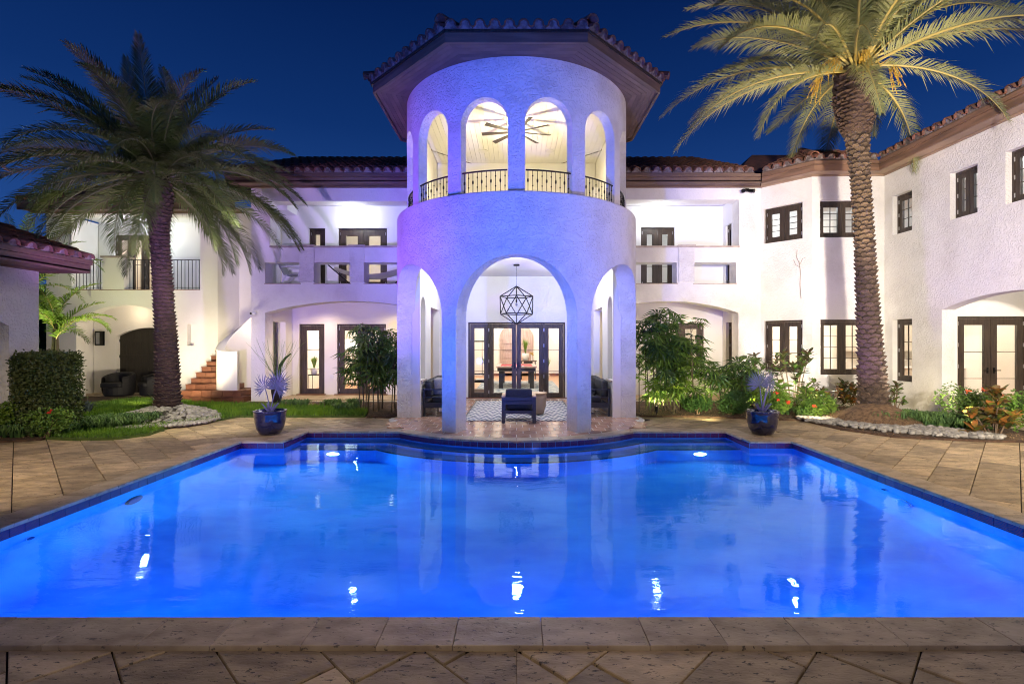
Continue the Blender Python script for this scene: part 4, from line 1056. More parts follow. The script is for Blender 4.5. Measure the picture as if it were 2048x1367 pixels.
# ================================================================== TERRACOTTA STAIR
st = thing('outdoor_stair', 'terracotta tiled stair rising to the right along the cream wall', 'stairs', (-9.5, 15.2, 0))
MB().box(-8.9, -8.0, 14.9, 15.2, 0, .001) if 0 else None
spec = [(359, 486, 14.42), (361, 481, 14.58), (371, 461, 14.9), (382, 450, 15.1), (392, 449, 15.2), (403, 449, 15.3), (413, 449, 15.4), (422, 449, 15.5), (431, 449, 15.6), (440, 449, 15.7), (446, 452, 15.8)]
for k, (pa, pb, y) in enumerate(spec):
    xa = (pa-1033)*y/1000-(.3 if k < 2 else 0); xb = (pb-1033)*y/1000; xb = min(xb, -8.80) if k > 2 else xb; z0, z1 = .165*k, .165*(k+1)
    yb_ = 15.885 if k < 10 else 16.5
    s_ = MB().box(xa+.01, xb, y+.02, yb_, z0, z1-.02).build('step', 'stair_terracotta', st)
    x = xa
    while x < xb-.05:   # riser tiles and tread tiles
        xe = min(x+.30, xb); MB().box(x+.004, xe-.004, y, y+.018, z0+.003, z1-.028).build('riser_tile', 'stair_terracotta', s_)
        MB().box(x+.003, xe-.003, y-.025, min(y+.32, yb_), z1-.022, z1).build('tread_tile', 'stair_terracotta', s_); x += .305
pw = [(-8.22, 14.78, 1.43), (-8.42, 14.74, 1.42), (-8.62, 14.78, 1.43), (-8.82, 14.92, 1.48), (-8.93, 15.12, 1.58), (-8.95, 15.32, 1.72), (-8.85, 15.52, 1.93), (-8.66, 15.70, 2.18), (-8.42, 15.84, 2.45), (-8.1, 15.98, 2.8), (-7.76, 16.06, 3.1)]
def ribbon(name, pts, th, m, parent, z0=0, cap=None):
    b = MB(); c = MB(); L_ = []; Rr_ = []
    for i, (x, y, z) in enumerate(pts):
        a = Vector(pts[max(i-1, 0)][:2]); e_ = Vector(pts[min(i+1, len(pts)-1)][:2]); t = (e_-a).normalized(); nn = Vector((-t.y, t.x))*th/2
        L_.append((x+nn.x, y+nn.y, z)); Rr_.append((x-nn.x, y-nn.y, z))
    N = len(pts); v = [(x, y, z0) for x, y, z in L_]+L_+[(x, y, z0) for x, y, z in Rr_]+Rr_
    f = []
    for i in range(N-1): f += [(i, i+1, N+i+1, N+i), (2*N+i+1, 2*N+i, 3*N+i, 3*N+i+1), (N+i, N+i+1, 3*N+i+1, 3*N+i)]
    f += [(0, N, 3*N, 2*N), (N-1, 3*N-1, 4*N-1, 2*N-1)]
    b.add(v, f); b.build(name, m, parent, smooth=False)
    if cap:
        for i in range(N-1):
            q = [Vector(p) for p in (L_[i], L_[i+1], Rr_[i+1], Rr_[i])]
            cc = sum(q, Vector())/4; q = [cc+(p-cc)*Vector((1.0, 1.0, 1)) for p in q]
            q = [Vector((cc.x+(p.x-cc.x)*1.07, cc.y+(p.y-cc.y)*1.07, p.z+.002)) for p in q]
            k = MB(); k.add(q+[p+Vector((0, 0, .05)) for p in q], [(3, 2, 1, 0), (4, 5, 6, 7)]+[(j, (j+1) % 4, 4+(j+1) % 4, 4+j) for j in range(4)]); k.build('cap_stone', cap, parent)
def smooth_path(P, k=4):
    out = []
    for i in range(len(P)-1):
        a, b_, c, d = (Vector(P[max(0, i-1)]), Vector(P[i]), Vector(P[i+1]), Vector(P[min(len(P)-1, i+2)]))
        for j in range(k):
            t = j/k; out.append(tuple(.5*((2*b_)+(c-a)*t+(2*a-5*b_+4*c-d)*t*t+(3*b_-a-3*c+d)*t**3)))
    return out+[P[-1]]
pw = smooth_path(pw)
ribbon('curved_parapet', pw, .22, 'stucco_fine', st, .32, 'plaster_white')

# ================================================================== POOL CABANA, far left
cb = thing('pool_cabana', 'small stucco pool cabana with low tiled eaves at the left edge', 'cabana', (-9.4, 8.8, 0))
A, B = (-9.4, 6.4), (-9.4, 9.84)
wall('cabana_wall', cb, B[::1] if 0 else (-9.4, 6.4), (-9.4, 9.84), -.05, 3.17, .3, [seg_arch(.25, 2.86, -.03, 2.05, 2.35)], 'stucco')
MB().box(-12.5, -9.71, 9.56, 9.84, -.05, 3.17).build('cabana_wall', 'stucco', cb)
MB().box(-12.5, -10.6, 6.4, 9.55, -.05, 3.17).build('cabana_inner_wall', 'stucco', cb)
eave(cb, (-9.4, 6.2), (-9.4, 10.1), 3.17, 'soffit_board', d=.8)
MB().box(-13, -8.6, 10.05, 10.10, 3.13, 3.32).build('gable_fascia', 'fascia_wood', cb)
crf = MB().box(-12.6, -12.4, 6.2, 10.1, 4.4, 4.45).build('roof', 'brown_wood', cb)
roof_plane(cb, crf, (-8.55, 6.2), (-8.55, 10.15), 3.39, .35, 4.0, part_rows=4, pitch=.30)

# ================================================================== EYEBALL / SERVICE THINGS ON WALLS
c = thing('security_camera', 'white dome security camera on the corner of the violet pier', 'camera', (-7.6, 14.5, 2.58))
MB().cyl((-7.74, 14.53, 2.58), (-7.60, 14.50, 2.58), .02, .02, 8).build('bracket', 'metal_black', c); MB().ell((-7.60, 14.47, 2.58), (.075, .06, .06), 14, 9).build('housing', 'plastic_white', c, smooth=True); MB().ell((-7.66, 14.41, 2.57), (.03, .03, .03), 8, 6).build('lens', 'metal_black', c, smooth=True)
c = thing('eave_floodlight', 'small black twin floodlight under the right eave', 'floodlight', (6.68, 14.5, 6.15))
MB().box(6.62, 6.74, 14.5, 14.59, 6.12, 6.2).build('housing', 'metal_black', c)
for s in (-1, 1): MB().cyl((6.68+s*.05, 14.5, 6.14), (6.68+s*.16, 14.38, 6.09), .045, .06, 10).build('lamp_head', 'metal_black', c)
vn = thing('dry_vine', 'dry bare vine stem clinging to the wall between the bay windows', 'vine', (7.75, 13.85, 2.8))
def wp(px, y, dn=.03):
    uu = px_u(px, PA, PB); u, n_, L = frame(PA, PB); p = Vector((PA[0], PA[1], 0))+u*uu+n_*dn; return Vector((p.x, p.y, 1.75+(684-y)*p.y/1000))
b = MB(); b.tube([wp(1603, 597), wp(1601, 570), wp(1602, 545), wp(1599, 522)], [.007, .008, .008, .006], 6); b.tube([wp(1600, 528), wp(1594, 515), wp(1595, 500)], .007, 5); b.tube([wp(1600, 530), wp(1606, 518), wp(1612, 515)], .007, 5); b.tube([wp(1601, 535), wp(1592, 530), wp(1588, 520)], .006, 5)
b.build('stem', 'dry_stem', vn)
# ================================================================== ROOM AND PORCH LIGHTS (balcony domes, other lamps without fittings)
def dome(x, y, z, label, p, col=COOL, r=.17):
    t = thing('ceiling_lamp', label, 'ceiling lamp', (x, y, z))
    MB().cyl((x, y, z-.03), (x, y, z-.002), r+.02, r+.02, 20).build('rim', 'plastic_white', t)
    MB().ell((x, y, z-.035), (r, r, .05), 16, 8).build('dome', 'bulb_cool', t, smooth=True)
    point('room_light', (x, y, z-.42), p, col, .10)
dome(-5.0, 15.3, 6.04, 'flush round ceiling lamp lit on the left balcony', 38)
dome(4.3, 15.3, 6.04, 'flush round ceiling lamp lit on the right balcony', 30)
dome(-12.6, 16.9, 5.90, 'round ceiling lamp lit on the far left balcony behind palm fronds', 75)
def down(x, y, z, p, col=WARM2, deg=150): spot('room_light', (x, y, z), (x, y, 0), p, col, deg, .9, .06)
for x in (-6.2, -3.9): down(x, 15.6, 2.95, 110, (1, .76, .44))
for x in (3.4, 5.6): down(x, 15.6, 2.95, 85, (1, .76, .44))
point('room_light', (0, 11.2, 3.55), 150, (.93, .95, 1), .1); point('room_light', (-1.5, 13.2, 3.4), 60, (.93, .95, 1), .06); point('room_light', (1.5, 13.2, 3.4), 60, (.93, .95, 1), .06)
for y, p in ((17.5, 190), (20.5, 210), (24, 280)): point('room_light', (0, y, 3.2), p, (1, .93, .82), .12)
point('room_light', (-5.9, 18.6, 2.5), 190, WARM2, .12); point('room_light', (-3.6, 18.2, 2.5), 150, WARM2, .12)
point('room_light', (4.5, 18, 2.5), 110, WARM2, .12)
point('room_light', (-5, 17.5, 5.6), 110, WARM2, .12); point('room_light', (4.5, 17.5, 5.6), 70, COOL, .12)
point('room_light', (9.2, 15.4, 2.8), 230, WARM2, .1); point('room_light', (12.0, 14.6, 2.8), 160, WARM2, .1)
point('room_light', (8.6, 15.4, 5.9), 100, COOL, .1); point('room_light', (12.0, 12.5, 5.8), 120, COOL, .1); point('room_light', (12.3, 9.2, 5.8), 120, COOL, .1)
point('room_light', (11.4, 10.4, 2.8), 45, WARM2, .08)
point('room_light', (-13.2, 18.8, 5.6), 90, WARM2, .1); point('room_light', (-12.9, 16.75, 2.7), 9, WARM, .06)
spot('stair_lamp', (-7.95, 15.4, 2.5), (-9.6, 15.4, .8), 40, WARM, 140, .7, .06)

# ================================================================== PORCH FURNITURE
lan = thing('pendant_lantern', 'black open frame faceted pendant lantern hanging on a chain in the porch arch', 'pendant lamp', (0, 13.1, 3.78))
cx, cy, cz, rr = 0, 13.1, 2.71, .50
V = [Vector((cx, cy, cz+rr))]+[Vector((cx+rr*.894*math.sin(R(72*i)), cy-rr*.894*math.cos(R(72*i)), cz+rr*.447)) for i in range(5)]+[Vector((cx+rr*.894*math.sin(R(72*i+36)), cy-rr*.894*math.cos(R(72*i+36)), cz-rr*.447)) for i in range(5)]+[Vector((cx, cy, cz-rr))]
E = [(0, 1+i) for i in range(5)]+[(1+i, 1+(i+1) % 5) for i in range(5)]+[(1+i, 6+i) for i in range(5)]+[(6+i, 1+(i+1) % 5) for i in range(5)]+[(6+i, 6+(i+1) % 5) for i in range(5)]+[(11, 6+i) for i in range(5)]
for a, b_ in E: MB().cyl(V[a], V[b_], .013, .013, 6).build('frame_bar', 'metal_black', lan)
MB().cyl((0, 13.1, 3.74), (0, 13.1, 3.78), .08, .08, 16).build('ceiling_rose', 'metal_black', lan)
ch = MB()
for i in range(13):
    z = 3.22+i*.04; ch.cyl((-.008+.016*(i % 2), 13.1, z), (.008-.016*(i % 2), 13.1, z+.045), .005, .005, 4)
ch.build('chain', 'metal_black', lan); MB().cyl((0, 13.1, 2.86), (0, 13.1, 3.2), .006, .006, 6).build('cable', 'metal_black', lan)
MB().cyl((0, 13.1, 2.78), (0, 13.1, 2.87), .022, .022, 10).build('lamp_holder', 'metal_black', lan); MB().ell((0, 13.1, 2.73), (.03, .03, .045), 10, 8).build('bulb', 'plastic_grey', lan, smooth=True)
rug = tag(MB().box(-1.2, 1.38, 11.08, 14.85, -.002, .008).build('rug', 'rug_diamond'), 'pale rug with navy diamond pattern on the porch floor', 'rug')
rug2 = MB()
for a in ((-1.2, -1.17, 11.08, 14.85), (1.35, 1.38, 11.08, 14.85), (-1.17, 1.35, 11.08, 11.11), (-1.17, 1.35, 14.82, 14.85)): rug2.box(*a, .009, .012)
rug2.build('rug_border', 'metal_navy', rug)
def rbox(b, x0, x1, y0, y1, z0, z1, c=.02):
    """cushion-like box with rounded edges"""
    cx_, cy_, cz_ = (x0+x1)/2, (y0+y1)/2, (z0+z1)/2; hx, hy, hz = (x1-x0)/2, (y1-y0)/2, (z1-z0)/2
    n = 16; m = 10; vs = []; e_ = .22
    sp = lambda v, p: math.copysign(abs(v)**p, v)
    for j in range(m+1):
        ph = -math.pi/2+math.pi*j/m
        for i in range(n):
            t = 2*math.pi*(i+.5)/n
            vs.append((cx_+hx*sp(math.cos(ph), e_)*sp(math.cos(t), e_), cy_+hy*sp(math.cos(ph), e_)*sp(math.sin(t), e_), cz_+hz*sp(math.sin(ph), e_)))
    b.add(vs, [(j*n+i, j*n+(i+1) % n, (j+1)*n+(i+1) % n, (j+1)*n+i) for j in range(m) for i in range(n)]); return b
ac = thing('armchair', 'black aluminium garden armchair seen from behind on the porch rug', 'armchair', (.05, 11.1, 0))
x0, x1, y0, y1 = -.32, .42, 10.78, 11.52
for x in (x0, x1-.075):
    for y in (y0, y1-.075): MB().box(x, x+.075, y, y+.075, .0, .56).build('leg', 'metal_navy', ac)
    MB().box(x-.002, x+.077, y0-.002, y1, .561, .585).build('armrest', 'tan_wood', ac)
MB().box(x0+.076, x1-.076, y0+.005, y0+.05, .48, .56).build('back_rail', 'metal_navy', ac); MB().box(x0+.076, x1-.076, y0+.005, y0+.05, .20, .27).build('back_rail', 'metal_navy', ac)
MB().box(x0+.076, x1-.076, y0+.02, y0+.04, .40, .47).build('back_slat', 'metal_navy', ac); MB().box(x0+.077, x1-.077, y0+.051, y1-.02, .22, .26).build('seat_frame', 'metal_navy', ac)
rbox(MB(), x0+.08, x1-.08, y0+.055, y0+.22, .42, .73).build('back_cushion', 'cushion_dark', ac, smooth=True); rbox(MB(), x0+.08, x1-.08, y0+.20, y1, .265, .43).build('seat_cushion', 'cushion_dark', ac, smooth=True)
bk = thing('basket_table', 'round woven basket side table just beyond the armchair', 'side table', (.55, 12.2, 0))
MB().lathe([(.20, .03), (.25, .2), (.27, .42), (.26, .5), (.24, .5)], (.46, 12.1, 0), 24).build('basket', 'wicker', bk, smooth=True); MB().cyl((.46, 12.1, .505), (.46, 12.1, .53), .28, .28, 24).build('top', 'tan_wood', bk)
def sofa(s, label, grp):
    t = thing('sofa', label, 'sofa', (s*1.95, 12.9, 0), grp); X = lambda a, b: tuple(sorted((s*a, s*b)))
    ya, yb_ = 11.75, 13.9; xa, xb = 1.42, 2.2
    for y in (ya, yb_-.05):
        for x in (xa, xb-.05): MB().box(*X(x, x+.05), y, y+.05, .0, .62).build('leg', 'metal_navy', t)
        MB().box(*X(xa, xb), y-.002, y+.052, .621, .65).build('armrest', 'metal_navy', t)
        MB().box(*X(xa+.051, xb-.051), y+.01, y+.04, .44, .46).build('arm_bar', 'metal_navy', t); MB().box(*X(xa+.051, xb-.051), y+.01, y+.04, .20, .32).build('side_panel', 'metal_navy', t)
    MB().box(*X(xa+.052, xb-.052), ya+.055, yb_-.055, .24, .31).build('seat_frame', 'metal_navy', t)
    for k in range(2):
        y = ya+.06+k*1.02; rbox(MB(), *X(xa, xb-.18), y, y+1.0, .31, .46).build('seat_cushion', 'cushion_dark', t, smooth=True)
        rbox(MB(), *X(xb-.2, xb-.03), y, y+1.0, .44, .84).build('back_cushion', 'cushion_dark', t, smooth=True)
    return t
sofa(1, 'black framed garden sofa against the right porch wall, striped pillow on it', 'porch sofas')
sofa(-1, 'black framed garden sofa against the left porch wall with a beige throw', 'porch sofas')
def pillow(x, y, z, rz, rx, m, label, stripes=False):
    t = thing('pillow', label, 'pillow', (x, y, z)); b = MB(); n = 9; S = .21
    for sgn in (1, -1):
        vs = [((i/(n-1)-.5)*2*S*(1-.1*abs(j/(n-1)-.5)), (j/(n-1)-.5)*2*S*(1-.1*abs(i/(n-1)-.5)), sgn*.07*(max(0, math.sin(math.pi*i/(n-1))*math.sin(math.pi*j/(n-1))))**.45) for j in range(n) for i in range(n)]
        b.add(vs, [(j*n+i, j*n+i+1, (j+1)*n+i+1, (j+1)*n+i) if sgn > 0 else (j*n+i, (j+1)*n+i, (j+1)*n+i+1, j*n+i+1) for j in range(n-1) for i in range(n-1)])
    q = len(b.f); mi = [(1 if (stripes and ((k//(n-1)) % (n-1)) in (1, 2, 5, 6)) else 0) for k in range(q)]; b.mi = mi
    mx = Matrix.Translation((x, y, z)) @ Matrix.Rotation(rz, 4, 'Z') @ Matrix.Rotation(rx, 4, 'X')
    b.v = [tuple(mx @ Vector(v)) for v in b.v]
    b.build('cover', [m, 'cushion_white'] if stripes else m, t, smooth=True)
pillow(1.80, 13.3, .66, R(60), R(65), 'cushion_dark', 'black and white striped pillow on the right sofa', True)
pillow(1.86, 12.25, .64, R(75), R(70), 'cushion_dark', 'plain dark pillow nearest the camera on the right sofa')
pillow(1.90, 12.75, .65, R(85), R(70), 'cushion_grey', 'plain beige grey pillow between the dark and striped ones')
th_ = tag(rbox(MB(), -2.02, -1.75, 12.1, 12.75, .46, .86).build('throw', 'cushion_grey', None, smooth=True), 'beige throw draped over the back of the left sofa', 'throw')
# balcony furniture
ad = thing('garden_chair', 'grey slatted reclining garden chair on the left balcony', 'chair', (-6.9, 15.2, 3.44))
for i in range(5):
    x = -7.02; y = 15.05+i*.09; MB().obox((x, y, 3.75), (1, 0), (0, -1), 0, .02, 0, .07, 0, .02) if 0 else None
    b = MB(); b.tube([(-6.98, y, 3.78), (-7.10, y, 4.0), (-7.24, y, 4.30)], [.035, .035, .03], 4); b.build('back_slat', 'plastic_grey', ad)
rb = MB(); rb.box(-6.98, -6.45, 15.03, 15.45, 3.76, 3.79); rb.build('seat', 'plastic_grey', ad)
for y in (15.0, 15.46):
    MB().tube([(-7.05, y, 4.0), (-6.75, y, 4.02), (-6.42, y, 3.97)], .022, 6).build('armrest', 'plastic_white', ad); MB().tube([(-6.50, y, 3.97), (-6.55, y, 3.7), (-6.45, y, 3.45)], .025, 6).build('leg', 'plastic_white', ad); MB().tube([(-6.9, y, 3.76), (-7.0, y, 3.6), (-7.1, y, 3.45)], .025, 6).build('leg', 'plastic_white', ad)
hm = thing('hammock', 'beige canvas hammock slung on a black steel stand on the left balcony', 'hammock', (-4.4, 15.25, 3.44))
b = MB(); n = 16
for j in range(2):
    pass
vs = []
for i in range(n+1):
    u_ = i/n; x = -5.55+u_*2.4; zc = 3.98-.30*math.sin(math.pi*u_)+.06*u_; w_ = .04+.34*math.sin(math.pi*u_)**.6
    vs += [(x, 15.25-w_, zc+.06), (x, 15.25, zc-.05), (x, 15.25+w_, zc+.06)]
b.add(vs, [(3*i+k, 3*i+3+k, 3*i+4+k, 3*i+1+k) for i in range(n) for k in range(2)]); b.add([(x, y, z-.012) for x, y, z in vs], [(3*i+k, 3*i+1+k, 3*i+4+k, 3*i+3+k) for i in range(n) for k in range(2)])
b.build('canvas', 'canvas', hm, smooth=True)
for xa, xb in ((-5.75, -5.05), (-3.0, -3.75)):
    MB().tube([(xa, 15.25, 4.10), (xb, 15.25, 3.50)], .02, 6).build('arm', 'metal_black', hm)
    MB().tube([(xb, 14.85+.25, 3.47), (xb, 15.6, 3.47)], .02, 6).build('foot', 'metal_black', hm)
MB().tube([(-5.1, 15.25, 3.49), (-3.7, 15.25, 3.49)], .02, 6).build('base_tube', 'metal_black', hm)
# black tub chairs in the far left porch
def tub(loc, rz, label):
    t = thing('tub_chair', label, 'chair', (0, 0, 0), 'black tub chairs in the left porch')
    b = MB(); n = 24; vs = []; 
    for r, z in ((.40, .04), (.44, .2), (.45, .45), (.44, .72), (.40, .76), (.35, .72), (.34, .42)):
        for i in range(n+1):
            a = R(-220+260*i/n); d = 1-.0; zz = z if z < .4 else .42+(z-.42)*(.55+.45*max(0, math.sin(R(180*i/n)))) ; vs.append((r*math.cos(a), r*math.sin(a)*-1, zz))
    q = n+1; b.add(vs, [(j*q+i, j*q+i+1, (j+1)*q+i+1, (j+1)*q+i) for j in range(6) for i in range(n)]); b.build('shell', 'wicker_dark', t, smooth=True)
    rbox(MB(), -.33, .33, -.40, .30, .28, .44).build('seat_cushion', 'wicker_dark', t, smooth=True); MB().lathe([(.36, 0), (.40, .05), (.40, .28)], (0, 0, 0), 20).build('base', 'wicker_dark', t)
    place(t, loc, rz); return t
tub((-13.0, 16.35, 0), R(0), 'black wicker tub chair facing out, left of the palm trunk')
tub((-11.95, 16.5, 0), R(-40), 'black wicker tub chair half hidden behind the palm trunk')

# ================================================================== THINGS SEEN THROUGH THE GLASS
pt = thing('pool_table', 'billiard table with red cloth and dark legs in the hall', 'billiard table', (.0, 20, 0))
MB().box(-.72, .72, 18.7, 21.3, .66, .78).build('body', 'metal_navy', pt); MB().box(-.62, .62, 18.82, 21.18, .782, .80).build('cloth', 'felt_red', pt)
for a in ((-.76, .76, 18.66, 18.82), (-.76, .76, 21.18, 21.34), (-.76, -.62, 18.82, 21.18), (.62, .76, 18.82, 21.18)): MB().box(*a, .783, .84).build('rail', 'wood_pink', pt)
for x in (-.66, .5):
    for y in (18.75, 21.1): MB().box(x, x+.16, y, y+.16, .01, .658).build('leg', 'metal_navy', pt)
tag(MB().box(-1.5, 1.6, 16.3, 22.3, .001, .012).build('rug', 'rug_blue'), 'faded blue grey rug under the billiard table', 'rug')
ed = thing('entrance_door', 'tall arched panelled double door at the far end of the hall', 'door', (0, 25.95, 0))
a_ = seg_arch(-.85+5, .85+5, 0, 2.3, 2.75); a_ = archh(-.85+5, .85+5, 0, 2.0, 2.72)
wall('door_slab', ed, (-5, 25.9), (5, 25.9), 0, 1, .05, (), 'wood_pink', outer=a_)
for s in (-1, 1):
    for j in range(5): MB().box(min(s*.12, s*.72), max(s*.12, s*.72), 25.86, 25.898, .15+j*.38, .15+j*.38+.30).build('panel', 'wood_pink', ed)
    wall('panel', ed, (-5, 25.895), (5, 25.895), 0, 1, .03, (), 'wood_pink', outer=archh(5+min(s*.14, s*.66), 5+max(s*.14, s*.66), 2.05, 2.2, 2.5))
MB().box(-.006, .006, 25.84, 25.899, 0, 2.7).build('meeting_stile', 'dark_wood', ed)
ct = thing('console_table', 'dark wood console table by the entrance door', 'table', (.55, 23.6, 0))
MB().box(.15, .95, 23.4, 23.8, .84, .88).build('top', 'brown_wood', ct)
for x in (.2, .85): MB().box(x, x+.05, 23.42, 23.47, .0, .839).build('leg', 'metal_black', ct)
MB().box(.35, .75, 23.45, 23.75, .5, .82).build('drawer', 'metal_black', ct)
def spiky(label, loc, h, n, m, pot=None, spread=.5, w=.02, cat='potted plant', name='potted_plant', grp=None, potr=.12, poth=.22):
    t = thing(name, label, cat, loc, grp); b = MB(); x, y, z = loc
    for i in range(n):
        a = random.uniform(0, 6.28); s = random.uniform(.1, spread); hh = h*random.uniform(.7, 1); ex = Vector((math.cos(a), math.sin(a), 0)); sd = Vector((-ex.y, ex.x, 0))*w
        p0 = Vector(loc)+ex*.02+Vector((0, 0, poth if pot else 0)); p1 = p0+ex*s*h*.35+Vector((0, 0, hh*.55)); p2 = p0+ex*s*h+Vector((0, 0, hh*(1-.5*s)))
        b.add([p0-sd*.6, p0+sd*.6, p1+sd, p1-sd, p2], [(0, 1, 2, 3), (3, 2, 4)])
    b.build('leaves', m, t, kind='stuff')
    if pot: MB().lathe([(potr*.7, 0), (potr, poth*.6), (potr*.95, poth), (potr*.8, poth), (potr*.75, poth*.9)], loc, 18).build('pot', pot, t, smooth=True)
    return t
spiky('tall grassy plant in a white vase on the console table', (.42, 23.6, .88), .85, 60, 'leaf_lime', 'pot_white', .28, .012, potr=.16, poth=.34)
spiky('green snake plant standing on the floor left of the entrance door', (-1.45, 23.8, 0), .95, 40, 'leaf_lime', 'pot_white', .25, .03)
spiky('green snake plant standing on the floor right of the entrance door', (1.45, 23.8, 0), .95, 40, 'leaf_lime', 'pot_white', .25, .03)
fl_ = thing('flower_bunch', 'small bunch of orange flowers on the console table', 'flowers', (.72, 23.6, .88)); b = MB()
for i in range(14): b.ell((.72+random.uniform(-.08, .08), 23.6+random.uniform(-.08, .08), 1.18+random.uniform(-.06, .08)), (.03, .03, .025), 6, 4)
b.build('petals', 'fruit', fl_); MB().cyl((.72, 23.6, .88), (.72, 23.6, 1.15), .035, .02, 8).build('vase', 'pot_white', fl_)
cr_ = thing('cue_rack', 'black cue rack with cues on the left hall wall', 'cue rack', (-1.55, 18.6, 1))
MB().box(-1.75, -1.2, 19.2, 19.26, 1.75, 1.80).build('rack_bar', 'metal_black', cr_); MB().box(-1.75, -1.2, 19.2, 19.30, .5, .54).build('rack_foot', 'metal_black', cr_)
MB().cyl((-1.32, 19.25, .54), (-1.32, 19.25, 1.2), .014, .012, 6).build('cue_butt', 'metal_black', cr_); MB().cyl((-1.32, 19.25, 1.2), (-1.32, 19.25, 2.0), .012, .006, 6).build('cue_shaft', 'tan_wood', cr_)
MB().box(-1.80, -1.76, 19.2, 19.26, 0, 1.82).build('post', 'metal_black', cr_)
bn = thing('low_bench', 'dark low bench with magazines behind the left sidelight', 'bench', (-1.25, 17.3, 0))
MB().box(-1.55, -.95, 17.1, 17.6, .36, .44).build('seat', 'metal_black', bn)
for x in (-1.52, -1.02): MB().box(x, x+.04, 17.15, 17.55, .0, .358).build('leg', 'metal_black', bn)
tag(MB().box(-1.40, -1.12, 17.2, 17.45, .445, .47).build('magazine', 'cushion_white'), 'magazines lying on the low bench', 'magazine')
tag(MB().box(-1.45, -1.05, 17.2, 17.45, .02, .12).build('book_stack', 'wicker'), 'stack of books on the floor under the bench', 'books')
def drumlamp(x, y, zs, label, base=True, h=.34, r=.26):
    t = thing('floor_lamp', label, 'lamp', (x, y, 0), 'white drum shade lamps in the left room'); MB().cyl((x, y, zs), (x, y, zs+h), r, r, 24, False).build('lamp_shade', 'shade_lit', t, smooth=True)
    MB().cyl((x, y, .03), (x, y, zs+.02), .012, .012, 8).build('stem', 'steel', t); MB().cyl((x, y, .02), (x, y, .04), .13, .13, 16).build('foot', 'steel', t)
drumlamp(-6.85, 17.9, 1.52, 'lit white drum lamp behind the single glazed door'); drumlamp(-5.8, 17.7, 1.50, 'lit white drum lamp behind the double glazed door')
sd_ = thing('side_table', 'small black metal side table behind the single glazed door', 'side table', (-6.9, 17.3, 0))
MB().box(-7.15, -6.7, 17.15, 17.5, .60, .63).build('top', 'metal_black', sd_)
for x in (-7.14, -6.72):
    for y in (17.16, 17.48): MB().box(x, x+.015, y, y+.015, .02, .599).build('leg', 'metal_black', sd_)
spiky('bright green plant in a white pot on the black side table', (-7.0, 17.3, .63), .48, 34, 'leaf_lime', 'pot_white', .35, .025)
lc = thing('lounge_chair', 'white lounge chair inside the left room behind the palm bush', 'chair', (-5.2, 17.8, 0))
rbox(MB(), -5.6, -4.8, 17.5, 18.3, .3, .46).build('seat', 'cushion_white', lc, smooth=True); b = MB(); rbox(b, -5.55, -4.85, 18.15, 18.35, .4, .95); b.build('backrest', 'cushion_white', lc, smooth=True)
for x in (-5.5, -4.9): MB().box(x, x+.03, 17.6, 18.2, .02, .3).build('leg', 'metal_black', lc)
kc = thing('kitchen_cabinet', 'cream kitchen cabinets behind the glazed door at far right', 'cabinet', (12.8, 16, 0))
MB().box(10.9, 13.95, 15.6, 16.2, .02, .92).build('carcass', 'cabinet', kc); MB().box(10.85, 13.97, 15.55, 16.22, .925, .96).build('worktop', 'plaster_white', kc)
for i in range(6):
    d_ = MB().box(10.95+i*.5, 11.42+i*.5, 15.575, 15.598, .12, .88).build('cabinet_door', 'cabinet', kc); hx = 11.36+i*.5 if i % 2 == 0 else 11.0+i*.5
    MB().box(hx, hx+.015, 15.55, 15.572, .55, .75).build('handle', 'metal_black', d_)
MB().box(10.9, 13.95, 16.6, 16.99, 1.45, 2.3).build('wall_unit', 'cabinet', kc)
fv = thing('flower_bowl', 'white flowers in a glass bowl on the kitchen worktop', 'flowers', (11.6, 15.8, .96)); b = MB()
for i in range(24): b.ell((11.9+random.uniform(-.2, .2), 15.8+random.uniform(-.1, .1), 1.10+random.uniform(-.04, .1)), (.05, .05, .045), 7, 5)
b.build('petals', 'cushion_white', fv); MB().lathe([(.08, 0), (.15, .08), (.14, .12)], (11.9, 15.8, .962), 16).build('bowl', 'plastic_grey', fv)

# ================================================================== GROUND COVERS
def gsheet(name, pts, z, m, **kw):
    lp = [Vector((x, y, 0)) for x, y in pts]; fs = []
    for a, b_, c_ in tessellate_polygon([lp]):
        if (lp[b_]-lp[a]).cross(lp[c_]-lp[a]).z < 0: b_, c_ = c_, b_
        fs.append((a, b_, c_))
    w = MB(); w.add([(p.x, p.y, z) for p in lp]+[(p.x, p.y, -.06) for p in lp], fs+[(i, len(lp)+i, len(lp)+(i+1) % len(lp), (i+1) % len(lp)) for i in range(len(lp))]); return w.build(name, m, None, kind='structure', **kw)
def inside(p, poly):
    x, y = p; c = False; n = len(poly)
    for i in range(n):
        x1, y1 = poly[i]; x2, y2 = poly[(i+1) % n]
        if (y1 > y) != (y2 > y) and x < (x2-x1)*(y-y1)/(y2-y1)+x1: c = not c
    return c
LAWN = [(-8.55, 9.08), (-7.9, 8.98), (-7.2, 9.05), (-6.95, 9.45), (-7.15, 10.4), (-6.75, 11.0), (-6.5, 11.75), (-4.9, 11.72), (-3.55, 11.75), (-3.75, 12.6), (-4.4, 13.1), (-7.0, 13.7), (-9.2, 14.1), (-9.6, 15.0), (-11.5, 15.0), (-11.8, 13.2), (-10.6, 11.2), (-9.4, 10.0)]
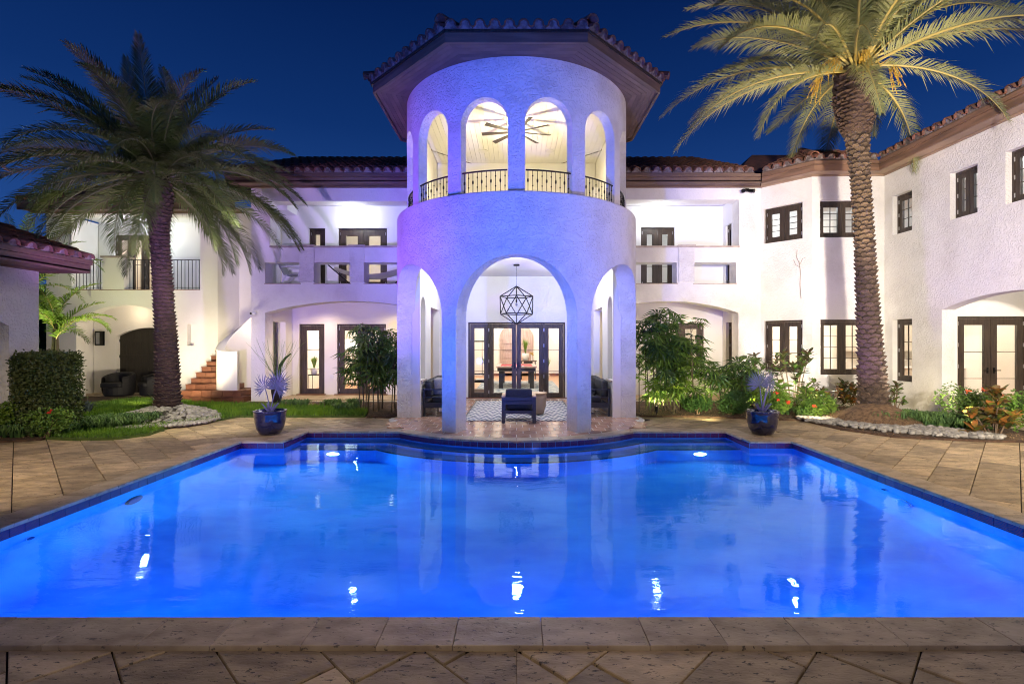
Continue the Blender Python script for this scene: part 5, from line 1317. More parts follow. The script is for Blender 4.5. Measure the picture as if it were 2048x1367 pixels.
BEDL = [(-300, 8.72), (-9.2, 8.76), (-8.55, 9.0), (-8.7, 9.3), (-9.6, 10.0), (-10.8, 11.3), (-12.0, 13.2), (-11.7, 15.02), (-9.3, 15.02), (-8.9, 14.0), (-6.9, 13.6), (-4.3, 12.95), (-3.7, 12.55), (-3.5, 11.66), (-2.83, 11.62), (-2.83, 14.58), (-7.7, 14.58), (-9.0, 14.7), (-9.0, 16), (-300, 16)]
BEDR = [(2.83, 11.85), (4.2, 11.75), (5.3, 11.5), (6.4, 11.2), (6.5, 10.1), (7.0, 9.25), (8.2, 8.85), (9.6, 8.72), (13, 8.6), (13, 8.2), (9.98, 8.2), (9.96, 13.6), (8.04, 13.65), (7.2, 14.6), (2.83, 14.6)]
gsheet('garden_bed', BEDL, .012, 'soil'); gsheet('garden_bed', BEDR, .014, 'soil'); gsheet('lawn', LAWN, .022, 'grass_base')
MB().box(-9.0, -7.75, 14.5, 16.6, -.05, .016).build('path', 'coping_stone', None, kind='structure')
gr = MB()
k = 0
while k < 34000:
    x, y = random.uniform(-11.8, -3.5), random.uniform(8.95, 15.0)
    if not inside((x, y), LAWN): continue
    k += 1
    h = random.uniform(.04, .11)*(1.25 if y > 11.6 else 1); a = random.uniform(0, 6.28); w_ = .006; lx, ly = random.gauss(0, .03), random.gauss(0, .03)
    c_, s_ = math.cos(a)*w_, math.sin(a)*w_
    gr.add([(x-c_, y-s_, .02), (x+c_, y+s_, .02), (x+lx*.4+c_*.7, y+ly*.4+s_*.7, .02+h*.6), (x+lx*.4-c_*.7, y+ly*.4-s_*.7, .02+h*.6), (x+lx, y+ly, .02+h)], [(0, 1, 2, 3), (3, 2, 4)])
gr.build('lawn_grass', 'grass', None, kind='stuff')
def tuft(b, x, y, h, n, spread, w=.008, z=.01):
    for i in range(n):
        a = random.uniform(0, 6.28); r = random.uniform(.35, 1)*spread; hh = h*random.uniform(.7, 1.1); ex, ey = math.cos(a), math.sin(a); sx_, sy_ = -ey*w, ex*w
        p = [(x+ex*.02, y+ey*.02, z), (x+ex*r*.35, y+ey*r*.35, z+hh*.75), (x+ex*r*.75, y+ey*r*.75, z+hh*.95), (x+ex*r*1.15, y+ey*r*1.15, z+hh*.55)]
        b.add([(p[0][0]-sx_, p[0][1]-sy_, p[0][2]), (p[0][0]+sx_, p[0][1]+sy_, p[0][2]), (p[1][0]+sx_, p[1][1]+sy_, p[1][2]), (p[1][0]-sx_, p[1][1]-sy_, p[1][2]), (p[2][0]+sx_*.8, p[2][1]+sy_*.8, p[2][2]), (p[2][0]-sx_*.8, p[2][1]-sy_*.8, p[2][2]), p[3]], [(0, 1, 2, 3), (3, 2, 4, 5), (5, 4, 6)])
b = MB()
for i in range(150):
    t_ = random.random(); x = -9.55+t_*1.9+random.uniform(-.2, .2); y = 8.95+t_*.9+random.uniform(-.1, .5)
    if t_ > .55: y += .35
    tuft(b, x, y, .26, 34, .26)
tag(b.build('border_grass', 'liriope', None, kind='stuff'), 'dark arching border grass below the clipped hedge', 'border grass')
b = MB()
for i in range(110):
    t_ = random.random(); x = 7.55+t_*1.6; y = 10.55-t_*1.2+random.uniform(0, .8); tuft(b, x, y, .30, 34, .28)
for i in range(24): tuft(b, random.uniform(6.4, 6.95), random.uniform(11.5, 12.1), .22, 26, .22)
tag(b.build('border_grass', 'liriope', None, kind='stuff'), 'green arching border grass between the right palm and the croton', 'border grass')
# pebbles
def pebbles(label, loc, gen, n, grp):
    t = thing('pebble_bed', label, 'pebbles', loc, grp); mes = []
    for q in range(5):
        b = MB(); b.ell((0, 0, 0), (.060*random.uniform(.75, 1.3), .042*random.uniform(.85, 1.15), .032), 8, 6); mes.append(b.mesh('pebble', 'stone_pebble', True))
    pts = sorted([gen() for _ in range(n)], key=lambda p: p[1]); st_ = MB()
    for i, (x, y, z) in enumerate(pts):
        mx = Matrix.Translation((x, y, z)) @ Matrix.Rotation(random.uniform(0, 6.28), 4, 'Z') @ Matrix.Rotation(random.gauss(0, .25), 4, 'X') @ Matrix.Scale(random.uniform(.7, 1.25), 4)
        me = random.choice(mes)
        if i < 300: inst('pebble', me, t, mx)
        else: st_.add([mx @ v.co for v in me.vertices], [tuple(f.vertices) for f in me.polygons])
    st_.build('more_pebbles', 'stone_pebble', t, smooth=True, kind='stuff')
LP = (-7.98, 11.45); RPm = (7.80, 10.9)
def genL():
    while True:
        a = random.uniform(0, 6.28); r = 1.1*math.sqrt(random.random()); x = -7.75+r*math.cos(a)*1.0; y = 10.95+r*math.sin(a)*.95
        d = math.hypot(x-LP[0], y-LP[1])
        if d < .24: continue
        return (x, y, .03+max(0, .30*(1-d/1.2))+random.uniform(0, .02))
pebbles('white pebble mound round the foot of the left palm', (-7.7, 10.8, 0), genL, 1150, 'pebble beds round the palms')
MB().lathe([(1.15, 0), (.9, .05), (.5, .15), (.2, .24), (.01, .24)], (-7.85, 11.1, 0), 24).build('pebble_mound', 'joint_dark', None, kind='structure', smooth=True)
def genR():
    while True:
        t_ = random.random(); cx_ = 6.35+t_*2.3; cy_ = 10.9-1.9*math.sin(min(1, t_*1.15)*1.45); w_ = 1.0*math.sin(math.pi*min(.97, .12+t_*.83))+.06
        x = cx_+random.uniform(-.3, 1)*w_*.55; y = cy_+random.uniform(-.15, 1)*w_
        if math.hypot(x-RPm[0], y-RPm[1]) < .8: continue
        return (x, y, .035+random.uniform(0, .035))
pebbles('white pebble strip curving in front of the right palm', (7.2, 9.6, 0), genR, 1700, 'pebble beds round the palms')
# straw mulch mound of the right palm
sm = thing('straw_mound', 'mound of brown pine straw round the foot of the right palm', 'mulch', (RPm[0], RPm[1], 0))
MB().lathe([(.98, 0), (.82, .09), (.6, .22), (.38, .36), (.2, .42), (.01, .42)], (RPm[0], RPm[1]-.05, 0), 28).build('mound', 'straw', sm, smooth=True)
b = MB()
for i in range(2600):
    a = random.uniform(0, 6.28); r = .25+.75*math.sqrt(random.random()); z = .44*max(0, 1-r/.98)**.9+.01; x, y = RPm[0]+r*math.cos(a), RPm[1]-.05+r*math.sin(a); c_ = random.uniform(0, 6.28); l = .07
    d = Vector((math.cos(c_)*l, math.sin(c_)*l, random.uniform(-.02, .04))); s_ = Vector((-math.sin(c_), math.cos(c_), 0))*.003; p = Vector((x, y, z+.01)); b.add([p-s_, p+s_, p+d+s_, p+d-s_], [(0, 1, 2, 3)])
b.build('straw_blades', 'straw_blade', sm, kind='stuff')
b = MB()
for poly, xr, yr, n in ((BEDR, (2.9, 9.6), (8.8, 13.5), 5200), (BEDL, (-11.5, -2.9), (8.75, 14), 3600)):
    k = 0
    while k < n:
        x, y = random.uniform(*xr), random.uniform(*yr); k += 1
        if not inside((x, y), poly): continue
        c_ = random.uniform(0, 6.28); l = random.uniform(.04, .09); d = Vector((math.cos(c_)*l, math.sin(c_)*l, random.uniform(-.01, .03))); s_ = Vector((-math.sin(c_), math.cos(c_), 0))*.004; p = Vector((x, y, .02)); b.add([p-s_, p+s_, p+d+s_, p+d-s_], [(0, 1, 2, 3)])
b.build('straw_litter', 'straw_blade', None, kind='stuff')
# ================================================================== PALMS
def frond_mesh(L, e0, e1, nl, ll, mats, droop=.25, wmul=1, seed=0, vee=.35, rr=.022):
    rnd_ = random.Random(seed); b = MB(); N = 18; pts = []; x = z = 0
    for i in range(N+1):
        t = i/N; pts.append(Vector((x, 0, z))); a = R(e0+(e1-e0)*t**1.25); x += L/N*math.cos(a); z += L/N*math.sin(a)
    def at(t):
        f = t*N; i = min(int(f), N-1); return pts[i].lerp(pts[i+1], f-i), (pts[i+1]-pts[i]).normalized()
    b.cur = 1; b.tube(pts, [rr*(1-.85*i/N) for i in range(N+1)], 5); b.cur = 0
    for i in range(nl):
        t = .10+.90*(i/(nl-1))**.95; p, tg = at(min(t, .999)); up = Vector((0, 1, 0)).cross(tg)*-1
        if up.z < 0 and abs(tg.x) > .2: up = -up
        fw = R(62-38*t); l = ll*(math.sin(math.pi*min(1, .16+.80*t))**.7)*rnd_.uniform(.85, 1.1)
        for s in (-1, 1):
            d = (tg*math.cos(fw+rnd_.gauss(0, .08))+Vector((0, s, 0))*math.sin(fw)+up*(vee+rnd_.gauss(0, .12))).normalized()
            w_ = tg*(.015*wmul); m_ = p+d*l*.55+Vector((0, 0, -droop*l*.10)); q = p+d*l+Vector((0, 0, -droop*l*rnd_.uniform(.5, 1.1)))
            b.add([p-w_*.5, p+w_*.5, m_+w_*.9, m_-w_*.9, q], [(0, 1, 2, 3), (3, 2, 4)])
    return b.mesh('frond', mats)
def palm_trunk(parent, prof, boots_m, n_around, rowh, size, z_lo, z_hi, part_max=300, bulge=None, trunk_m='trunk'):
    """prof: list of (x, y, z, radius)"""
    b = MB(); N = 18; vs = []
    for x, y, z, r in prof:
        for i in range(N): vs.append((x+r*math.cos(2*math.pi*i/N), y+r*math.sin(2*math.pi*i/N), z))
    b.add(vs, [(j*N+i, j*N+(i+1) % N, (j+1)*N+(i+1) % N, (j+1)*N+i) for j in range(len(prof)-1) for i in range(N)]+[tuple(range((len(prof)-1)*N, len(prof)*N))])
    b.build('trunk', trunk_m, parent, smooth=True)
    def at(z):
        for p, q in zip(prof, prof[1:]):
            if z <= q[2]: k = (z-p[2])/(q[2]-p[2]); return [p[i]+(q[i]-p[i])*k for i in range(4)]
        return list(prof[-1])
    mes = []
    for q in range(4):
        m_ = MB(); j = lambda: random.uniform(.85, 1.15); W_ = .5*j(); H_ = j()
        m_.add([(0, -W_*1.15, -.22), (0, W_*1.15, -.22), (.26*j(), W_*.95, .06), (.26*j(), -W_*.95, .06), (.42*j(), W_*.5*j(), .22*H_), (.42*j(), -W_*.5*j(), .22*H_), (.02, W_*.7, .30), (.02, -W_*.7, .30), (.10, .1*(j()-1), -.42)],
               [(0, 8, 3), (8, 1, 2), (8, 2, 3), (3, 2, 4, 5), (1, 6, 4, 2), (0, 3, 5, 7), (5, 4, 6, 7)])
        mes.append(m_.mesh('leaf_base', boots_m))
    st_ = MB(); rows = int((z_hi-z_lo)/rowh); cand = []
    for k in range(rows):
        z = z_lo+k*rowh; x, y, _, r = at(z)
        for i in range(n_around):
            a = 2*math.pi*(i+.5*(k % 2))/n_around+random.gauss(0, .04)
            mx = Matrix.Translation((x+r*.93*math.cos(a), y+r*.93*math.sin(a), z+random.gauss(0, rowh*.10))) @ Matrix.Rotation(a, 4, 'Z') @ Matrix.Rotation(random.gauss(0, .10), 4, 'X') @ Matrix.Scale(size*random.uniform(.85, 1.15)*(.6+.4*r/prof[0][3]), 4)
            cand.append((math.sin(a) > .35, z, mx))
    cand.sort(key=lambda t: (t[0], t[1]))
    for i, (_, z, mx) in enumerate(cand):
        me = mes[i % 4]
        if i < part_max: inst('leaf_base', me, parent, mx)
        else: st_.add([mx @ v.co for v in me.vertices], [tuple(f.vertices) for f in me.polygons])
    st_.build('more_leaf_bases', boots_m, parent, kind='stuff')
def crown(parent, c, specs, meshes, rseed, tilt=.12, bases=.12):
    rn = random.Random(rseed)
    for az, k, s in specs:
        mx = Matrix.Translation((c[0]+bases*math.cos(az), c[1]+bases*math.sin(az), c[2]+rn.uniform(-.12, .12))) @ Matrix.Rotation(az, 4, 'Z') @ Matrix.Rotation(rn.gauss(0, tilt*2.0), 4, 'X') @ Matrix.Rotation(rn.gauss(0, tilt*.5), 4, 'Y') @ Matrix.Scale(s, 4)
        inst('frond', meshes[k], parent, mx)
def ring_specs(rn, levels):
    out = []
    for k, n, s in levels:
        o = rn.uniform(0, 6.28)
        for i in range(n): out.append((o+2*math.pi*i/n+rn.gauss(0, .12), k, s*rn.uniform(.9, 1.1)))
    return out
# --- left palm
lpalm = thing('palm_tree', 'dark feather palm with purple lit trunk standing in the left pebble mound', 'palm tree', (-7.98, 11.45, 0), 'tall date palms by the pool')
palm_trunk(lpalm, [(-8.02, 11.5, -.1, .26), (-8.02, 11.5, .5, .235), (-8.05, 11.5, 1.6, .205), (-8.12, 11.5, 2.8, .18), (-8.18, 11.5, 3.8, .165), (-8.22, 11.5, 4.4, .18), (-8.22, 11.5, 5.1, .27), (-8.22, 11.5, 5.55, .20)], 'boot_dark', 12, .085, .15, .05, 5.5)
ml = [frond_mesh(2.9, 78, 40, 104, .52, ['frond_green', 'rachis_dark'], .15, 1.0, 1), frond_mesh(3.1, 60, 5, 124, .54, ['frond_green', 'rachis_dark'], .2, 1.0, 2), frond_mesh(3.2, 42, -25, 128, .56, ['frond_green', 'rachis_dark'], .3, 1.0, 3),
      frond_mesh(3.3, 22, -55, 128, .56, ['frond_green', 'rachis_dark'], .4, 1.0, 4), frond_mesh(3.4, 2, -72, 124, .54, ['frond_green', 'rachis_dark'], .5, 1.0, 5), frond_mesh(2.9, -22, -82, 110, .50, ['frond_green', 'rachis_dark'], .5, 1.0, 6)]
rn = random.Random(3)
crown(lpalm, (-8.22, 11.5, 5.5), ring_specs(rn, [(0, 9, .92), (1, 12, .94), (2, 13, .95), (3, 14, .97), (4, 15, 1), (5, 12, 1)]), ml, 5)
# --- right palm
rpalm = thing('palm_tree', 'tall silver green palm with diamond patterned trunk on the straw mound, lit from below', 'palm tree', (7.80, 10.95, 0), 'tall date palms by the pool')
palm_trunk(rpalm, [(7.86, 11, .2, .28), (7.84, 11, .6, .265), (7.80, 11, 1.4, .225), (7.73, 11, 2.4, .195), (7.68, 11, 3.4, .17), (7.63, 11, 4.4, .155), (7.56, 11, 5.4, .155), (7.50, 11, 6.2, .20), (7.46, 11, 6.8, .30)], 'boot', 8, .098, .17, .32, 6.75)
palm_trunk(rpalm, [(7.49, 11, 6.2, .19), (7.46, 11, 6.6, .30), (7.45, 11, 7.0, .36), (7.45, 11, 7.5, .35), (7.45, 11, 7.8, .24)], 'boot_dark', 13, .075, .17, 6.35, 7.65, part_max=60, trunk_m='boot_dark')
mr = [frond_mesh(3.6, 84, 55, 126, .58, ['frond_silver', 'rachis'], .1, 1.05, 11, rr=.034), frond_mesh(3.9, 66, 18, 135, .60, ['frond_silver', 'rachis'], .2, 1.05, 12, rr=.034), frond_mesh(4.1, 48, -15, 141, .62, ['frond_silver', 'rachis'], .3, 1.05, 13, rr=.034),
      frond_mesh(4.1, 30, -38, 141, .62, ['frond_silver', 'rachis'], .4, 1.05, 14, rr=.034), frond_mesh(3.9, 10, -55, 138, .60, ['frond_silver', 'rachis'], .5, 1.05, 15, rr=.034), frond_mesh(3.3, -12, -72, 126, .54, ['frond_silver', 'rachis'], .5, 1.05, 16, rr=.03)]
rn = random.Random(8)
crown(rpalm, (7.45, 11, 7.75), [q for q in ring_specs(rn, [(0, 8, .95), (1, 11, 1), (2, 13, 1), (3, 13, 1), (4, 11, 1)]) if not (q[1] > 2 and math.cos(q[0]) > .75)] + [(R(200), 5, 1), (R(240), 5, .9), (R(330), 5, .9), (R(20), 5, 1)], mr, 9, bases=.2)
for k, (a, l) in enumerate(((R(190), .75), (R(-15), .6), (R(250), .55), (R(160), .6))):
    b = MB(); c0_ = Vector((7.45+.3*math.cos(a), 11+.3*math.sin(a), 7.7))
    for i in range(15):
        aa = a+random.gauss(0, .25); p1 = c0_+Vector((math.cos(aa)*l*.6, math.sin(aa)*l*.6, .12)); p2 = p1+Vector((math.cos(aa)*.15+random.gauss(0, .06), math.sin(aa)*.15+random.gauss(0, .06), -random.uniform(.3, .7)))
        b.tube([c0_, p1, p2], .006, 3)
        for j in range(7):
            q = p1.lerp(p2, random.random()); b.ell(q, (.014, .014, .018), 5, 4)
    b.build('fruit_cluster', 'fruit', rpalm)
# --- palm outside the left edge whose tips reach into the picture
opalm = thing('palm_tree', 'palm whose purple lit frond tips hang into the top left corner', 'palm tree', (-9.9, 6.6, 0))
MB().tube([(-11.3, 6.6, -.1), (-11.3, 6.6, 2), (-11.3, 6.6, 4.6)], [.26, .22, .24], 14).build('trunk', 'trunk', opalm, smooth=True)
rn = random.Random(21)
crown(opalm, (-11.3, 6.6, 4.9), ring_specs(rn, [(1, 6, .95), (2, 8, .95), (3, 6, .8)])+[(R(8), 2, 1.02), (R(-14), 1, 1.05)], mr, 5)

# ================================================================== UNDERSTOREY
def fan_mesh(n, l, w, m, spread=150, droop=.2, seed=0, mname='leaf'):
    rn_ = random.Random(seed); b = MB()
    for i in range(n):
        a = R(-spread+2*spread*i/(n-1))+rn_.gauss(0, .04); ll = l*(1-.25*abs(i/(n-1)-.5)*2)*rn_.uniform(.9, 1.08)
        d = Vector((math.cos(a), math.sin(a), 0)); s = Vector((-d.y, d.x, 0))*w
        m1 = d*ll*.5+Vector((0, 0, .03)); q = d*ll+Vector((0, 0, -droop*ll*rn_.uniform(.5, 1.3)))
        b.add([Vector((0, 0, 0)), m1+s, q, m1-s, m1+Vector((0, 0, -w*.6))], [(0, 4, 1), (0, 3, 4), (4, 2, 1), (3, 2, 4)])
    return b.mesh(mname, m)
def lady_palm(label, canes, m_list, grp=None, fan_l=.36, nf=8, loc=None):
    t = thing('lady_palm', label, 'palm bush', loc or (canes[0][0], canes[0][1], 0), grp)
    ms = [fan_mesh(10, fan_l*f, .030, random.choice(m_list), 130, .25, i) for i, f in enumerate((1, .85, 1.1, .95))]
    cm = MB()
    for x, y, h in canes:
        lx, ly = random.gauss(0, .10), random.gauss(0, .10); top = Vector((x+lx, y+ly, h))
        cm.tube([(x, y, 0), (x+lx*.4, y+ly*.4, h*.5), top], [.014, .012, .010], 5)
        for i in range(nf):
            z = h*(1-.62*(i/nf)**1.2); a = random.uniform(0, 6.28); k = (z/h); base = Vector((x+lx*k, y+ly*k, z)); e_ = R(random.uniform(5, 55)); pl = random.uniform(.16, .34)
            tip = base+Vector((math.cos(a)*math.cos(e_), math.sin(a)*math.cos(e_), math.sin(e_)))*pl; cm.tube([base, tip], .005, 3)
            mx = Matrix.Translation(tip) @ Matrix.Rotation(a, 4, 'Z') @ Matrix.Rotation(R(random.uniform(-25, 45)), 4, 'Y') @ Matrix.Rotation(random.gauss(0, .3), 4, 'X')
            inst('leaf', random.choice(ms), t, mx)
    cm.build('canes', 'cane', t); return t
random.seed(31)
lady_palm('tall lady palm clump right of the tower, lit yellow green from below', [(random.uniform(3.0, 4.35), random.uniform(12.2, 13.0), random.uniform(1.5, 2.4)) for _ in range(20)], ['leaf_mid', 'leaf_mid', 'leaf_dark'], nf=10, fan_l=.40)
lady_palm('low lady palm with broad dark fans, beyond the right blue pot', [(random.uniform(4.6, 5.6), random.uniform(12.0, 12.7), random.uniform(.75, 1.25)) for _ in range(9)], ['leaf_dark', 'leaf_mid'], fan_l=.42, nf=7)
lady_palm('small bright lady palm in front of the tall clump, beside the ground spotlight', [(random.uniform(3.2, 4.3), random.uniform(12.0, 12.3), random.uniform(.4, .75)) for _ in range(8)], ['leaf_lime', 'leaf_mid'], nf=5)
lady_palm('dark lady palm clump between the tower and the left arcade', [(random.uniform(-3.95, -3.0), random.uniform(12.3, 13.1), random.uniform(1.1, 2.0)) for _ in range(17)], ['leaf_dark', 'leaf_mid'], nf=10, fan_l=.40)
# generic leafy shrub made of single leaves
def leaf_mesh(l, w, m, name='leaf', fold=.25):
    b = MB(); pr = [(0, .08), (.2, .7), (.5, 1), (.8, .65), (1, 0)]
    L_ = [Vector((x*l, y*w, y*w*fold-.10*l*x*x)) for x, y in pr]; C_ = [Vector((x*l, 0, -.10*l*x*x)) for x, y in pr]; R_ = [Vector((x*l, -y*w, y*w*fold-.10*l*x*x)) for x, y in pr]
    b.add(L_+C_+R_, [(5+i, 6+i, 1+i, i) for i in range(4)]+[(10+i, 11+i, 6+i, 5+i) for i in range(4)]); return b.mesh(name, m, True)
def shrub(name, label, cat, c, rad, h, nb, per, lm, stem_m='bark', leaf_r=(.7, 1.1), grp=None, flowers=None, low=.25, up=(0, 60)):
    t = thing(name, label, cat, (c[0], c[1], 0), grp); sm_ = MB(); n_ = 0
    for k in range(nb):
        a = random.uniform(0, 6.28); r = rad*math.sqrt(random.random()); hh = h*random.uniform(low, 1)*(1-.35*(r/rad)**2); tip = Vector((c[0]+r*math.cos(a), c[1]+r*math.sin(a), hh))
        base = Vector((c[0]+r*.2*math.cos(a), c[1]+r*.2*math.sin(a), 0)); sm_.tube([base, base.lerp(tip, .55)+Vector((0, 0, .04)), tip], [.012, .009, .005], 4)
        for i in range(per):
            aa = i*2.4+random.gauss(0, .3); e_ = R(random.uniform(*up)); p = tip+Vector((0, 0, -.16*h*(i/per)**1.0)); mx = Matrix.Translation(p) @ Matrix.Rotation(aa, 4, 'Z') @ Matrix.Rotation(-e_, 4, 'Y') @ Matrix.Rotation(random.gauss(0, .3), 4, 'X') @ Matrix.Scale(random.uniform(*leaf_r), 4)
            inst('leaf', random.choice(lm), t, mx); n_ += 1
    sm_.build('stems', stem_m, t)
    if flowers:
        for x, y, z in flowers:
            f = MB()
            for i in range(12): f.ell((x+random.gauss(0, .018), y+random.gauss(0, .018), z+random.gauss(0, .014)), (.014, .014, .01), 5, 4)
            f.build('flower', 'flower_red', t)
    return t
def bush(name, label, cat, c, rad, n, ls, m, grp=None, flowers=(), flm='flower_red', z0=0):
    """dense small leaved bush: one mass of little leaves and a few stems"""
    t = thing(name, label, cat, (c[0], c[1], 0), grp); b = MB()
    lobes = [(Vector((c[0]+random.uniform(-.5, .5)*rad[0], c[1]+random.uniform(-.5, .5)*rad[1], z0+rad[2]*random.uniform(.6, 1.3))), random.uniform(.45, .75)) for _ in range(7)]
    for i in range(n):
        lc, lr = random.choice(lobes); d = Vector((random.gauss(0, 1), random.gauss(0, 1), random.gauss(0, 1))).normalized()*random.uniform(.6, 1.08)*lr; p = lc+Vector((d.x*rad[0], d.y*rad[1], d.z*rad[2]))
        if p.z < .03: continue
        q = Vector((random.gauss(0, 1), random.gauss(0, 1), random.gauss(.4, .7))).normalized(); s = q.orthogonal().normalized()*ls*.32; q = q*ls*random.uniform(.7, 1.2)
        b.add([p, p+q*.5+s, p+q, p+q*.5-s], [(0, 1, 2), (0, 2, 3)])
    b.build('leaves', m, t, kind='stuff'); s_ = MB()
    for i in range(6): s_.tube([(c[0]+random.gauss(0, .03), c[1]+random.gauss(0, .03), 0), lobes[i][0]], [.012, .006], 4)
    s_.build('stems', 'bark', t)
    for x, y, z in flowers:
        f = MB()
        for i in range(14): f.ell((x+random.gauss(0, .02), y+random.gauss(0, .02), z+random.gauss(0, .014)), (.015, .015, .011), 5, 4)
        f.build('flower', flm, t)
    return t
random.seed(77)
CRO = [leaf_mesh(.17, .042, 'leaf_croton'), leaf_mesh(.15, .04, 'leaf_croton_dark'), leaf_mesh(.18, .045, 'leaf_croton')]
CROD = [leaf_mesh(.20, .04, 'leaf_croton_dark'), leaf_mesh(.18, .036, 'leaf_croton_dark'), leaf_mesh(.16, .036, 'leaf_mid')]
shrub('croton', 'big red and yellow croton bush at the far right of the bed', 'croton', (8.75, 9.15), .34, .92, 17, 16, CRO, low=.2, leaf_r=(.85, 1.35), up=(-10, 60))
shrub('croton', 'tall dark leaved croton in front of the lower bay window, right plant', 'croton', (7.15, 12.9), .55, 1.75, 12, 14, CROD, low=.72, leaf_r=(.9, 1.4))
shrub('croton', 'tall dark leaved croton in front of the lower bay window, left plant', 'croton', (6.35, 13.2), .42, 1.45, 9, 13, CROD, low=.75, leaf_r=(.9, 1.4))
shrub('croton', 'bronze and green croton left of the right palm trunk', 'croton', (7.7, 12.6), .62, .95, 16, 14, CRO+CROD, low=.4, leaf_r=(.8, 1.2))
shrub('croton', 'bronze and green croton directly behind the right palm trunk', 'croton', (8.7, 12.7), .45, .95, 12, 14, CRO+CROD, low=.4, leaf_r=(.8, 1.2))
shrub('leafy_shrub', 'thin leafy shrub against the wall right of the palm trunk', 'shrub', (9.45, 12.5), .38, 1.0, 10, 12, CROD, low=.45, leaf_r=(.7, 1.1))
BL = [leaf_mesh(.24, .055, 'leaf_mid'), leaf_mesh(.22, .05, 'leaf_lime')]
shrub('broadleaf_plant', 'broad green leaved plant right of the blue pot', 'plant', (6.2, 12.0), .35, .85, 7, 7, BL, low=.5, leaf_r=(.9, 1.3), up=(-20, 50))
shrub('broadleaf_plant', 'broad green leaved plant in front of the bronze croton', 'plant', (7.0, 12.1), .3, .8, 6, 7, BL, low=.5, leaf_r=(.9, 1.3), up=(-20, 50))
bush('flowering_bush', 'green bush with two red flower heads right of the blue pot', 'bush', (6.05, 11.75), (.42, .25, .38), 2600, .06, 'leaf_mid', None, [(5.98, 11.5, .58), (6.02, 11.5, .42), (6.25, 11.5, .36)])
bush('flowering_bush', 'low green bush near the left end of the pebble strip', 'bush', (6.95, 11.6), (.45, .3, .32), 2600, .06, 'leaf_mid', None, [(6.75, 11.35, .30)])
bush('garden_bush', 'lime lit bush behind the blue pot', 'bush', (5.75, 12.5), (.55, .3, .55), 3200, .07, 'leaf_lime')
bush('garden_bush', 'dark low bush left of the blue pot', 'bush', (5.1, 11.95), (.5, .22, .36), 2600, .06, 'leaf_dark')
bush('garden_bush', 'dark low bush in front of the low lady palm', 'bush', (4.35, 12.0), (.45, .2, .28), 2000, .06, 'leaf_dark')
bush('flowering_bush', 'green bush with orange flowers left of the big croton', 'bush', (9.3, 10.2), (.55, .4, .5), 3000, .06, 'leaf_mid', None, [(8.95, 9.9, .78), (9.25, 9.9, .80), (9.6, 9.9, .70)], 'flower_orange')
bush('garden_bush', 'green bush behind the big croton at the right edge', 'bush', (9.6, 9.3), (.4, .35, .45), 2200, .07, 'leaf_mid')
bush('garden_bush', 'yellow green shrub at the left edge beside the hedge', 'bush', (-9.35, 9.05), (.25, .2, .35), 1400, .06, 'leaf_lime')
bush('flowering_bush', 'low shrub with one red flower in front of the hedge', 'bush', (-8.55, 9.12), (.5, .2, .28), 2000, .05, 'leaf_mid', None, [(-8.35, 8.95, .50)])
# hedge
hg = thing('clipped_hedge', 'clipped dark green box hedge at the corner of the cabana', 'hedge', (-8.9, 9.5, 0)); b = MB()
hx0, hx1, hy0, hy1, hz = -9.25, -8.55, 9.15, 9.85, 1.48
for i in range(15000):
    f = random.random(); x, y, z = random.uniform(hx0, hx1), random.uniform(hy0, hy1), random.uniform(.05, hz); dp = random.gauss(.01, .038)+.04*math.sin(x*7+z*5)*math.sin(y*6+z*9)
    if f < .34: y = hy0+dp
    elif f < .6: x = hx1-dp
    elif f < .72: x = hx0+dp
    elif f < .82: y = hy1-dp
    else: z = hz-dp
    p = Vector((x, y, z)); q = Vector((random.gauss(0, 1), random.gauss(0, 1), random.gauss(.3, .8))).normalized(); s = q.orthogonal().normalized()*.014; q = q*.055
    b.add([p, p+q*.5+s, p+q, p+q*.5-s], [(0, 1, 2), (0, 2, 3)])
b.build('leaves', 'leaf_hedge', hg, kind='stuff'); MB().box(hx0+.1, hx1-.1, hy0+.1, hy1-.1, 0, hz-.12).build('branches', 'leaf_hedge', hg)
# spiky plants
spiky('variegated spiky agave on the lawn left of the palm trunk', (-8.95, 12.5, .02), .62, 22, 'leaf_mid', None, .7, .035, 'agave', 'agave')
spiky('silver leaved bromeliad behind the border grass', (-10.2, 11.3, .02), .5, 20, 'leaf_silver', None, .8, .03, 'bromeliad', 'bromeliad')
spiky('blue grey aloe right behind the hedge', (-10.3, 12.0, .02), .42, 34, 'leaf_silver', None, .9, .02, 'aloe', 'aloe')
for i, (x, y, lb) in enumerate(((-6.0, 13.3, 'leftmost low grassy tuft at the back edge of the lawn'), (-5.0, 13.2, 'middle low grassy tuft at the back edge of the lawn'), (-4.35, 12.55, 'low grassy tuft in front of the dark lady palm'), (-4.5, 13.4, 'low grassy tuft behind the dark lady palm tuft'))):
    t = thing('grassy_tuft', lb, 'plant', (x, y, 0), 'low grassy tufts by the lawn'); b = MB()
    for k in range(12): tuft(b, x+random.gauss(0, .18), y+random.gauss(0, .08), .22, 22, .2, .009)
    b.build('blades', 'liriope', t, kind='stuff')
